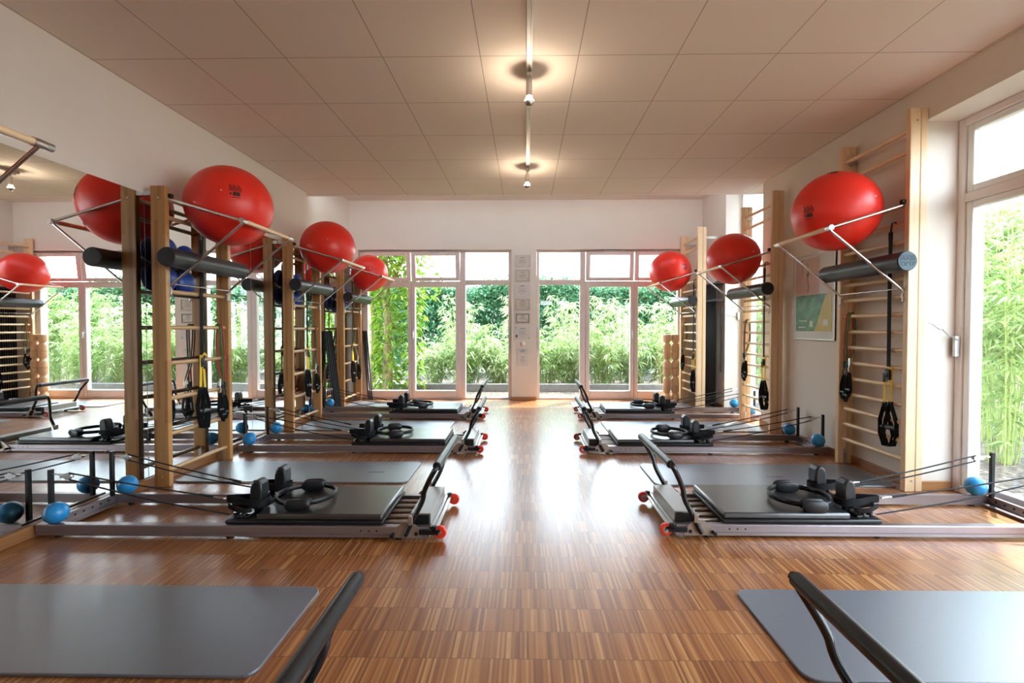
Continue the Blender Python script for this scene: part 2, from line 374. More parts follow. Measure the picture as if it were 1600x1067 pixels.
# wall behind the camera with two small high windows
b = B()
b.box(-3.3, 3.5, YF - 0.2, YF, 0, 2.02); b.box(-3.3, 3.5, YF - 0.2, YF, 2.24, ZC)
for x0, x1 in ((-3.3, 0.55), (0.97, 1.20), (1.62, 3.5)): b.box(x0, x1, YF - 0.2, YF, 2.02, 2.24)
struct('wall_front', b, 'wall', smooth=0)
for n_, b0 in (('baseboard_left', (XL - 0.006, XL + 0.022, YF, 6.32)), ('baseboard_right', (XR - 0.018, XR, 3.62, 6.02))):
    b = B(); b.box(b0[0], b0[1], b0[2], b0[3], 0, 0.07); struct(n_, b, 'base', bevel=0.004)
b = B(); b.box(-2.926, -2.90, 6.32, 8.05, 0, 0.07); struct('baseboard_left_rear', b, 'base', bevel=0.004)
b = B(); b.box(XR - 0.018, XR, 7.12, 8.05, 0, 0.07); struct('baseboard_right_rear', b, 'base', bevel=0.004)
b = B(); b.box(-0.235, 0.183, YB - 0.015, YB + 0.02, 0, 0.055); struct('baseboard_back', b, 'basex', bevel=0.004)
b = B(); b.box(XR - 0.0, 3.13, 3.602, 3.622, 0, 0.07); struct('baseboard_reveal', b, 'basex', bevel=0.004)

# ------------------------------------------------------------------ windows
def ring_frame(b, x0, x1, z0, z1, y0, y1, w, wb=None, wt=None):
    wb = wb or w; wt = wt or w
    b.box(x0, x0 + w, y0, y1, z0, z1); b.box(x1 - w, x1, y0, y1, z0, z1)
    b.box(x0 + w, x1 - w, y0, y1, z0, z0 + wb); b.box(x0 + w, x1 - w, y0, y1, z1 - wt, z1)
def back_window(name, cols, outer, mull, fixed_side, handle_x):
    w = thing(name, '', 'window'); del w['label']; del w['category']; w['kind'] = 'structure'
    x0, x1 = outer; ya, yb = 8.12, 8.20
    f = B(); ring_frame(f, x0, x1, 0.0, 2.487, ya, yb, 0.05, 0.03, 0.03)
    f.box(mull[0], mull[1], ya - 0.012, yb, 0.03, 2.457)
    (fx0, fx1) = fixed_side
    f.box(min(fx0, fx1), max(fx0, fx1), ya, yb, 1.915, 2.0)                 # transom of the fixed light
    others = [c for c in cols]
    ox0, ox1 = others[0][0], others[-1][1]
    f.box(ox0, ox1, ya + 0.02, yb, 1.955, 1.975)
    obj('frame', f, 'frame', w, bevel=0.006)
    g = B(); g.box(min(fx0, fx1) + 0.002, max(fx0, fx1) - 0.002, 8.165, 8.169, 0.03, 1.915); obj('fixed_pane', g, 'glass', w, smooth=0)
    g = B(); g.box(min(fx0, fx1) + 0.002, max(fx0, fx1) - 0.002, 8.165, 8.169, 2.0, 2.457); obj('fixed_pane', g, 'glass', w, smooth=0)
    for (sx0, sx1, gx0, gx1) in cols:
        s = B(); wl, wr = gx0 - sx0, sx1 - gx1
        s.box(sx0, gx0, ya - 0.02, yb - 0.01, 0.03, 1.955); s.box(gx1, sx1, ya - 0.02, yb - 0.01, 0.03, 1.955)
        s.box(gx0, gx1, ya - 0.02, yb - 0.01, 0.03, 0.148); s.box(gx0, gx1, ya - 0.02, yb - 0.01, 1.88, 1.955)
        so = obj('casement', s, 'frame', w, bevel=0.008)
        g = B(); g.box(gx0 - 0.01, gx1 + 0.01, 8.155, 8.159, 0.14, 1.89); obj('pane', g, 'glass', so, smooth=0)
        # bottom-hung vent, tilted inwards at the top
        z0, z1 = 1.98, 2.46; tl = math.radians(5.5)
        e = bpy.data.objects.new('vent_sash', None)
        s = B(); ring_frame(s, sx0 + 0.005, sx1 - 0.005, 0, z1 - z0, -0.03, 0.035, 0.07, 0.06, 0.06)
        vo = obj('vent_sash', s, 'frame', w, bevel=0.008); vo.location = (0, ya + 0.02, z0); vo.rotation_euler = (tl, 0, 0)
        g = B(); g.box(sx0 + 0.07, sx1 - 0.07, 0.0, 0.004, 0.055, z1 - z0 - 0.055); obj('pane', g, 'glass', vo, smooth=0)
        bpy.data.objects.remove(e)
        xm = (sx0 + sx1) / 2 + 0.05
        s = B(); s.box(xm - 0.16, xm + 0.02, ya - 0.045, ya - 0.02, 2.462, 2.478); s.box(xm + 0.0, xm + 0.12, ya - 0.06, ya - 0.045, 2.466, 2.476); obj('vent_stay', s, 'steel', w, bevel=0.002)
    h = B(); h.box(handle_x - 0.013, handle_x + 0.013, ya - 0.03, ya - 0.02, 1.03, 1.17); h.box(handle_x - 0.009, handle_x + 0.009, ya - 0.065, ya - 0.05, 1.02, 1.13); h.box(handle_x - 0.008, handle_x + 0.008, ya - 0.055, ya - 0.025, 1.11, 1.125)
    obj('handle', h, 'white', w, bevel=0.004)
    e = fx0 if abs(fx0) < abs(fx1) else fx1
    sg = -1 if e < 0 else 1
    h = B(); h.box(e - sg * 0.014, e - sg * 0.034, ya - 0.02, ya, 1.02, 1.20); h.box(e - sg * 0.016, e - sg * 0.032, ya - 0.02, ya, 0.84, 0.98); obj('lock_plate', h, 'steel', w, bevel=0.003)
    return w
back_window('window_1', [(-2.725, -1.91, -2.637, -1.963), (-1.905, -1.09, -1.844, -1.165)], (-2.777, -0.237), (-1.09, -1.0), (-0.999, -0.29), -1.875)
back_window('window_2', [(1.0, 1.80, 1.067, 1.741), (1.805, 2.58, 1.868, 2.52)], (0.185, 2.63), (0.905, 0.995), (0.905, 0.235), 1.772)
# big right window (near): frame in the niche, runs towards the camera; unseen bays past it added to brighten the front
w = bpy.data.objects.new('window_3', None); COL.objects.link(w); w['kind'] = 'structure'
def yzframe(b, y0, y1, z0, z1, x0, x1, wd):
    b.box(x0, x1, y0, y0 + wd, z0, z1); b.box(x0, x1, y1 - wd, y1, z0, z1); b.box(x0, x1, y0 + wd, y1 - wd, z0, z0 + wd); b.box(x0, x1, y0 + wd, y1 - wd, z1 - wd, z1)
f = B(); yzframe(f, -1.6, 3.62, 0.0, 2.70, 3.15, 3.24, 0.055)
for ym in (-0.74, 0.35, 1.44, 2.53): f.box(3.15, 3.24, ym - 0.04, ym + 0.04, 0.05, 2.65)
f.box(3.155, 3.24, -1.55, 3.57, 2.10, 2.165); obj('frame', f, 'frame_cool_lit', w, bevel=0.006)
for y0, y1 in ((-1.545, -0.78), (-0.70, 0.31), (0.39, 1.40), (1.48, 2.49), (2.57, 3.565)):
    for z0, z1 in ((0.055, 2.10), (2.165, 2.645)):
        s = B(); yzframe(s, y0, y1, z0, z1, 3.165, 3.225, 0.05); so = obj('sash', s, 'white', w, bevel=0.008)
        g = B(); g.box(3.195, 3.199, y0 + 0.045, y1 - 0.045, z0 + 0.045, z1 - 0.045); obj('pane', g, 'glass', so, smooth=0)
h = B(); h.box(3.115, 3.15, 3.575, 3.60, 0.99, 1.14); h.tube([(3.13, 3.575, 1.11), (3.05, 3.56, 1.15), (2.99, 3.545, 1.195), (2.985, 3.545, 1.185), (2.90, 3.53, 1.235), (2.885, 3.53, 1.235)], 0.006, 8)
obj('stay_arm', h, 'steel', w, bevel=0.003)
# window in the far right niche
w = bpy.data.objects.new('window_4', None); COL.objects.link(w); w['kind'] = 'structure'
f = B(); yzframe(f, 6.02, 7.12, 0.0, 3.2, 3.12, 3.2, 0.05); f.box(3.12, 3.2, 6.07, 7.07, 2.1, 2.16); obj('frame', f, 'frame', w, bevel=0.006)
for z0, z1 in ((0.05, 2.1), (2.16, 3.15)):
    g = B(); g.box(3.16, 3.164, 6.07, 7.07, z0, z1); obj('pane', g, 'glass', w, smooth=0)
h = B(); h.tube([(3.08, 7.11, 1.36), (2.98, 7.06, 1.37), (2.86, 6.96, 1.38)], 0.008, 8); h.box(3.07, 3.1, 7.09, 7.12, 1.32, 1.42); obj('stay_arm', h, 'steel', w)
t = thing('venetian_blind', 'white slatted blind high in the narrow niche window of the right wall', 'blind', (3.10, 6.57, 0))
f = B()
for k in range(43):
    z = 2.22 + k * 0.0205; f.add([(-0.012, -0.49, z), (0.012, -0.49, z + 0.018), (0.012, 0.49, z + 0.018), (-0.012, 0.49, z), (-0.012, -0.49, z + 0.001), (0.012, -0.49, z + 0.019), (0.012, 0.49, z + 0.019), (-0.012, 0.49, z + 0.001)], [(0,1,2,3),(4,5,6,7),(0,1,5,4),(1,2,6,5),(2,3,7,6),(3,0,4,7)])
obj('slats_panel', f, 'white', t, smooth=0)
f = B(); f.box(-0.015, 0.015, -0.5, 0.5, 3.14, 3.19); obj('head_rail', f, 'white', t, bevel=0.003)
f = B()
for y in (-0.35, 0.35): f.cyl((0, y, 2.2), (0, y, 3.14), 0.0015, 6)
obj('ladder_cord', f, 'white', t)
# windows behind the camera
for i, (x0, x1) in enumerate(((0.55, 0.97), (1.20, 1.62))):
    w = bpy.data.objects.new('window_%d' % (5 + i), None); COL.objects.link(w); w['kind'] = 'structure'
    f = B(); ring_frame(f, x0, x1, 2.02, 2.24, YF - 0.15, YF - 0.07, 0.025); obj('frame', f, 'frame', w, bevel=0.004)
    g = B(); g.box(x0 + 0.025, x1 - 0.025, YF - 0.11, YF - 0.106, 2.045, 2.215); obj('pane', g, 'glass', w, smooth=0)

# ------------------------------------------------------------------ mirrors on the left wall
ML = [('tall wall mirror panel on the left wall, beside the camera', -0.6, 0.797), ('left wall mirror panel just behind the left frame edge', 0.803, 2.197),
      ('left wall mirror panel before the nearest laminated wall bars', 2.203, 3.597), ('left wall mirror panel behind the nearest laminated wall bars', 3.603, 4.997),
      ('left wall mirror panel behind the second laminated wall bars', 5.003, 6.31)]
for k, (lab, y0, y1) in enumerate(ML):
    b = B(); b.box(XL - 0.006, XL, y0, y1, 0.072, 2.20)
    tag(obj('wall_mirror', b, 'mirror', smooth=0), lab, 'mirror', 'mirror panels on the left wall')
b = B(); b.box(-2.926, -2.92, 6.33, 8.03, 0.072, 2.20)
tag(obj('wall_mirror', b, 'mirror', smooth=0), 'farthest left wall mirror panel, next to the garden window', 'mirror', 'mirror panels on the left wall')

# ------------------------------------------------------------------ wall bars
LN = {0: 'cut-off wall bars at the left frame edge', 1: 'nearest full left wall bars', 2: 'second full left wall bars', 3: 'farthest left wall bars'}
RN = {1: 'nearest right wall bars', 2: 'middle right wall bars', 3: 'farthest right wall bars'}
GL, GR = 'laminated wall bars along the mirrored left wall', 'pine wall bars along the right wall'
SPAN = 0.755
RUNG_L = [0.12, 0.39, 0.66, 0.93, 1.20, 1.475, 1.76, 2.035, 2.175]
RUNG_R = [0.22 + 0.1335 * i for i in range(15)] + [2.47, 2.62]
def make_bars(side):
    s = 1 if side == 'L' else -1
    D, H = (0.112, 2.255) if side == 'L' else (0.130, 2.76)
    pm, rm = ('beam', 'beamy') if side == 'L' else ('pine', 'piney')
    t = thing('stall_bars', '', 'wall bars', group=GL if side == 'L' else GR)
    for y in (0, SPAN):
        b = B()
        if side == 'R':
            b.box(0, s * 0.052, y + 0.003, y + 0.045, 0, H); b.box(s * 0.056, s * D, y, y + 0.045, 0, H)
        else: b.box(0, s * D, y, y + 0.045, 0, H)
        o = obj('post', b, pm, t, bevel=0.006)
        bb = B()
        for z in (0.08, H - 0.09): bb.cyl((s * (D - 0.05), y - 0.004, z), (s * (D - 0.05), y + 0.002, z), 0.007, 12)
        obj('bolt', bb, 'steel', o)
    xr = s * (D - 0.042)
    for z in (RUNG_L if side == 'L' else RUNG_R):
        b = B(); b.tube([(xr, 0.03, z), (xr, 0.25, z), (xr, SPAN + 0.02, z)], 0.0165, 14); obj('rung', b, rm, t)
    if side == 'L':
        for y in (0.006, SPAN + 0.006):
            b = B(); b.box(-0.053, 0.0, y, y + 0.03, H - 0.07, H - 0.035); obj('wall_bracket', b, 'steel', t, bevel=0.001)
    else:
        for y in (0.046, SPAN - 0.004):
            b = B(); z = H - 0.17; b.box(0, s * 0.075, y - 0.0, y + 0.004, z, z + 0.035); obj('wall_bracket', b, 'steel', t, bevel=0.001)
    b = B(); b.box(s * (D - 0.075), s * (D - 0.045), SPAN - 0.004, SPAN, 0.0, 0.13); obj('foot_bracket', b, 'steel', t, bevel=0.001)
    return t
# ball rack: two chrome arms carrying a wooden bar, two struts hooked onto a lower rung
def make_rack(side):
    s = 1 if side == 'L' else -1
    ztop, zbar, zlow, xo = (2.175, 2.0, 1.475, 0.56) if side == 'L' else (2.09, 1.915, 1.42, 0.54)
    ya, yb = 0.045, SPAN - 0.01
    t = thing('ball_rack', '', 'rack', group='ball racks hooked on the wall bars')
    for y in (ya, yb):
        b = B(); b.tube([(-s * 0.03, y, ztop), (s * xo, y, zbar)], 0.011, 12); o = obj('arm', b, 'chrome', t)
        b = B(); b.box(-s * 0.05, s * 0.025, y - 0.016, y + 0.016, ztop - 0.0, ztop + 0.028); obj('clamp', b, 'black', o, bevel=0.004)
        b = B(); b.tube([(s * xo, y, zbar - 0.012), (-s * 0.012, y, zlow + 0.03)], 0.009, 12); o = obj('strut', b, 'chrome', t)
        b = B(); b.tube([(-s * 0.008, y, zlow + 0.036), (s * 0.004, y, zlow + 0.012), (s * 0.0, y, zlow - 0.02), (s * 0.012, y, zlow - 0.04)], 0.008, 10); obj('hook', b, 'steel', o)
        e = -0.075 if y == ya else 0.05
        b = B(); b.lathe([(0.019, -0.028), (0.021, 0.0), (0.019, 0.03)], (s * xo, y, zbar), 'y', 18); obj('bar_joint', b, 'chrome', t)
    b = B(); b.cyl((s * xo, ya - 0.012, zbar), (s * xo, yb + 0.02, zbar), 0.0165, 16); obj('bar', b, 'piney', t)
    b = B(); b.lathe([(0.012, 0), (0.019, 0.004), (0.019, 0.04), (0.012, 0.046)], (s * xo, yb + 0.02, zbar), 'y', 16); obj('end_cap', b, 'steel', t)
    b = B(); b.cyl((s * 0.02, ya, zlow + 0.055), (s * 0.02, yb, zlow + 0.055), 0.005, 8); obj('cross_rod', b, 'chrome', t)
    return t
M['ink_dark'] = basic('dark_ink', (0.022, 0.045, 0.062), 0.6)
def standoff(root, gap):     # the farthest right bars stand clear of the wall on long steel brackets
    for y in (0.046, SPAN - 0.004):
        b = B(); b.box(0.0, gap, y, y + 0.004, 2.59, 2.625); b.box(gap - 0.004, gap, y - 0.01, y + 0.03, 2.57, 2.645); obj('wall_bracket', b, 'steel', root, bevel=0.001)
def make_roller(blue=False):
    t = thing('foam_roller', '', 'foam roller', group='black foam rollers on the ball racks')
    R_, L_ = 0.070, 0.92
    b = B(); b.lathe([(R_ - 0.006, 0.0), (R_, 0.006), (R_, L_ - 0.006), (R_ - 0.006, L_)], (0, 0, 0), 'y', 36); obj('body', b, 'foam', t)
    b = B(); b.lathe([(R_ - 0.005, -0.002), (R_ - 0.005, 0.0)], (0, 0, 0), 'y', 36); o = obj('end_face', b, 'foamblue' if blue else 'foamend', t)
    if blue:
        mt = lambda z: Matrix.Translation((0, -0.0026, z)) @ Matrix.Rotation(PI / 2, 4, 'X')
        text('lettering', 'AXIS', 0.042, 'ink_dark', o, mt(0.018)); text('lettering', 'OPTP', 0.042, 'ink_dark', o, mt(-0.022))
        b = B()
        for a in ((-0.05, 0.05, 0.038, 0.041), (-0.05, -0.047, -0.005, 0.041), (0.047, 0.05, -0.005, 0.041)): b.box(a[0], a[1], -0.0032, -0.0022, a[2], a[3])
        obj('print_border', b, 'ink_dark', o, smooth=0)
    return t
M['ink_dark'] = basic('dark_ink', (0.022, 0.045, 0.062), 0.6)
def make_ball(r, prints):
    t = thing('exercise_ball', '', 'exercise ball', group='red exercise balls on the racks')
    b = B(); b.ell((0, 0, 0), r, r, r * 0.985, 64, 40); obj('body', b, 'ball', t)
    def on(d, up, u, v):
        d = Vector(d).normalized(); x = Vector(up).cross(d).normalized(); y = d.cross(x)
        return (d * r + x * u + y * v).normalized() * (r + 0.0007)
    if prints:
        for d in prints:
            b = B()
            def patch(u0, u1, v0, v1):
                n = 4; vs = [on(d, (0, 0, 1), u0 + (u1 - u0) * i / n, v0 + (v1 - v0) * j) for j in (0, 1) for i in range(n + 1)]
                b.add(vs, [(i, i + 1, n + 2 + i, n + 1 + i) for i in range(n)])
            for k in range(9): patch(-0.042 + k * 0.0095, -0.042 + k * 0.0095 + 0.0055, 0.012, 0.06 - 0.012 * ((k * 7) % 3))
            patch(-0.045, 0.045, 0.004, 0.009)
            patch(-0.02, 0.03, -0.035, -0.004); patch(-0.04, -0.028, -0.03, -0.008); patch(-0.03, 0.03, -0.05, -0.044)
            obj('print', b, 'print', t, smooth=0)
    d = Vector((0.35, -0.9, 0.15)).normalized() * r
    b = B(); b.ell(d, 0.007, 0.004, 0.007, 12, 8); obj('valve_plug', b, 'white', t)
    return t
# suspension trainer hanging in front of the rungs (local: hung at z=0, x = into the room, hangs down)
def make_trx(side, L1):
    s = 1 if side == 'L' else -1
    t = thing('suspension_trainer', '', 'suspension trainer', group='suspension trainers on the wall bars')
    b = B(); b.tube([(-s * 0.04, -0.012, 0.0), (-s * 0.025, -0.012, 0.028), (0, -0.012, 0.02), (0.0, 0, -0.05)], 0.006, 8); b.box(-0.006, 0.006, -0.018, 0.018, -0.11, -0.045); obj('anchor', b, 'black', t, bevel=0.003)
    b = B(); b.ribbon([(0, 0, -0.1), (0, 0.003, -0.5), (0.0, 0.0, -L1)], (0, 0.036, 0), 0.004); obj('strap', b, 'web', t)
    z = -L1
    b = B(); b.box(-0.014, 0.014, -0.024, 0.02, z - 0.10, z - 0.02); b.box(-0.012, 0.012, 0.022, 0.045, z - 0.12, z - 0.05); b.ell((0, 0.0, z - 0.06), 0.02, 0.028, 0.035, 14, 10); obj('buckle', b, 'black', t, bevel=0.004)
    b = B(); b.ribbon([(0.004, -0.02, z - 0.0), (0.004, -0.024, z - 0.16), (0.002, -0.026, z - 0.28)], (0, 0.027, 0), 0.004)
    b.ribbon([(-0.004, 0.02, z - 0.05), (-0.004, 0.03, z - 0.16), (-0.002, 0.036, z - 0.285)], (0, 0.026, 0), 0.004)
    b.ribbon([(0.016, -0.03, z - 0.02), (0.018, 0.0, z + 0.012), (0.016, 0.035, z - 0.01)], (0, 0.004, 0.02), 0.004); obj('yellow_webbing', b, 'yellow', t)
    for k, (y0, dz) in enumerate(((-0.026, 0.0), (0.036, -0.01))):
        z1 = z - 0.275 + dz; o = y0 * 0.55
        b = B(); b.ribbon([(0, y0, z1), (0.01, y0 - 0.05, z1 - 0.14), (0.015, o - 0.058, z1 - 0.24), (0.015, o - 0.03, z1 - 0.325), (0.01, o + 0.03, z1 - 0.33), (0, o + 0.058, z1 - 0.24), (0, y0 + 0.045, z1 - 0.13), (0, y0, z1)], (0.032, 0, 0), 0.004)
        h = obj('handle', b, 'web', t)
        b = B(); b.cyl((0.01, o - 0.055, z1 - 0.185), (0.005, o + 0.055, z1 - 0.185), 0.0145, 14); obj('grip', b, 'foam', h)
        b = B(); b.box(-0.008, 0.008, y0 - 0.018, y0 + 0.018, z1 - 0.03, z1 + 0.012); obj('stitch_patch', b, 'black', h, bevel=0.002)
    return t
# two resistance tubes looped over a rung (local: rung at origin)
def make_band(side, L1):
    s = 1 if side == 'L' else -1
    t = thing('resistance_band', '', 'resistance band', group='resistance tubes hung on the wall bars')
    for k, (m_, dy) in enumerate((('green', -0.016), ('redtube', 0.012))):
        b = B(); pts = [(s * 0.026, dy + 0.02, -L1 + 0.02 * k), (s * 0.03, dy + 0.014, -L1 * 0.5), (s * 0.026, dy, -0.03), (s * 0.012, dy, 0.024), (-s * 0.012, dy, 0.024), (-s * 0.026, dy, -0.03), (-s * 0.02, dy - 0.02, -L1 * 0.5), (s * 0.03, dy - 0.03, -L1 + 0.05)]
        b.tube(smooth_path(pts, 5), 0.0065, 8); obj('tube', b, m_, t)
    for k, (y, dz) in enumerate(((0.03, 0.0), (-0.04, 0.03), (-0.005, -0.02))):
        z = -L1 + dz
        b = B(); b.cyl((s * 0.028, y, z + 0.04), (s * 0.028, y, z - 0.02), 0.011, 10); b.tube([(s * 0.028, y, z - 0.02), (s * 0.036, y + 0.005, z - 0.055), (s * 0.028, y, z - 0.085)], 0.005, 6)
        o = obj('clip', b, 'steel' if k == 1 else 'black', t)
        b = B(); z2 = z - 0.08
        b.ribbon([(s * 0.03, y, z2), (s * 0.034, y - 0.024, z2 - 0.09), (s * 0.034, y - 0.028, z2 - 0.16), (s * 0.034, y, z2 - 0.21), (s * 0.034, y + 0.028, z2 - 0.16), (s * 0.034, y + 0.022, z2 - 0.08), (s * 0.03, y, z2)], (s * 0.024, 0.006, 0), 0.004)
        h = obj('strap_handle', b, 'web', t)
        b = B(); b.cyl((s * 0.034, y - 0.03, z2 - 0.15), (s * 0.034, y + 0.03, z2 - 0.15), 0.013, 12); obj('grip', b, 'black', h)
    return t

LU = {0: (-2.785, 1.35, 1.0), 1: (-2.785, 3.585, 1.0), 2: (-2.785, 5.54, 0.99), 3: (-2.83, 7.24, 0.985)}
RU = {1: (2.897, 3.572, 1.008), 2: (2.872, 5.47, 0.987), 3: (2.662, 7.22, 0.972)}
protoL, protoR, rackL, rackR = make_bars('L'), make_bars('R'), make_rack('L'), make_rack('R')
def place(proto, first, loc, label, zs=1.0):
    o = proto if first else dup(proto)
    o.location = loc; o['label'] = label; o.scale = (1, 1, zs); return o
for i, (x, y, zs) in LU.items():
    place(protoL, i == 0, (x, y, 0), {0: 'laminated wall bars hidden past the left frame edge', 1: 'laminated wall bars nearest in view on the mirrored left wall', 2: 'laminated wall bars second along the mirrored left wall', 3: 'laminated wall bars farthest left beside the garden window'}[i], zs)
    place(rackL, i == 0, (x + 0.112, y, 0), 'chrome and wood ball rack on the ' + LN[i], zs)
for i, (x, y, zs) in RU.items():
    stand = place(protoR, i == 1, (x, y, 0), {1: 'tall pine wall bars nearest on the right beside the big window', 2: 'tall pine wall bars in the middle of the right wall', 3: 'tall pine wall bars farthest right, standing off before black poles'}[i], zs)
    if i == 3: standoff(stand, XR - x)
    place(rackR, i == 1, (x - 0.130, y, 0), 'chrome and wood ball rack on the ' + RN[i], zs)
# rollers
rl = make_roller(); first = True
for nm, loc in (('L1', (-2.570, 3.45, 1.71)), ('L2', (-2.570, 5.40, 1.685)), ('L3', (-2.61, 7.12, 1.655)), ('R2', (2.63, 5.33, 1.625)), ('R3', (2.42, 7.08, 1.60))):
    lab = 'black foam roller resting across the struts of the ' + (LN if nm[0] == 'L' else RN)[int(nm[1])]
    o = rl if first else dup(rl); first = False; o.location = loc; o['label'] = lab
o = make_roller(True); o.location = (2.66, 3.44, 1.665); o['label'] = 'black foam roller with printed blue-grey end on the ' + RN[1]
# balls
for nm, loc, r, pr_ in (('L0', (-2.41, 1.775, 2.185), 0.315, None), ('L1', (-2.412, 3.955, 2.19), 0.322, [(0.62, -0.78, 0.16)]), ('L2', (-2.40, 5.90, 2.175), 0.317, None), ('L3', (-2.455, 7.62, 2.055), 0.288, None),
                      ('R1', (2.475, 3.945, 2.125), 0.312, [(-0.95, -0.42, -0.12), (-0.25, -0.3, 0.95)]), ('R2', (2.465, 5.83, 2.015), 0.302, None), ('R3', (2.235, 7.57, 2.065), 0.315, [(0.42, -0.85, 0.12)])):
    o = make_ball(r, pr_); o.location = loc
    o['label'] = 'large red exercise ball racked on the ' + (LN if nm[0] == 'L' else RN)[int(nm[1])]
# suspension trainers and bands
tl, tr = make_trx('L', 1.06), make_trx('R', 1.07)
for i in (1, 2, 3):
    x, y, zs = LU[i]; o = tl if i == 1 else dup(tl); o.location = (x + 0.098, y + 0.41, 2.035 * zs); o['label'] = 'black and yellow suspension trainer hanging from the ' + LN[i]
    x, y, zs = RU[i]; o = tr if i == 1 else dup(tr); o.location = (x - 0.118, y + 0.19, (0.22 + 0.1335 * 13) * zs); o['label'] = 'black and yellow suspension trainer hanging from the ' + RN[i]
bl_, br_ = make_band('L', 0.52), make_band('R', 0.43)
for i in (1, 2, 3):
    x, y, zs = LU[i]; o = bl_ if i == 1 else dup(bl_); o.location = (x + 0.07, y + SPAN - 0.075, 1.2 * zs); o['label'] = 'green and red resistance tubes with black handles on the ' + LN[i]
    x, y, zs = RU[i]; o = br_ if i == 1 else dup(br_); o.location = (x - 0.088, y + SPAN - 0.075, (0.22 + 0.1335 * 8) * zs); o['label'] = 'green and red resistance tubes with black handles on the ' + RN[i]
# soft blue balls squeezed between bars and mirror
b = B(); b.ell((0, 0, 0), 0.05, 0.102, 0.10, 28, 18); bp = obj('soft_ball', b, 'navy'); firstb = True
for i in (1, 2, 3):
    x, y, zs = LU[i]
    for (dy, z, nm) in ((0.155, 1.80, 'upper near'), (0.365, 1.77, 'upper far'), (0.155, 1.585, 'lower near'), (0.365, 1.565, 'lower far')):
        o = bp if firstb else bp.copy()
        if not firstb: COL.objects.link(o)
        firstb = False
        o.location = (x + 0.0, y + dy, z * zs)
        tag(o, '%s dark blue soft ball of four held behind the %s' % (nm, LN[i]), 'ball', 'dark blue soft balls behind the left wall bars')

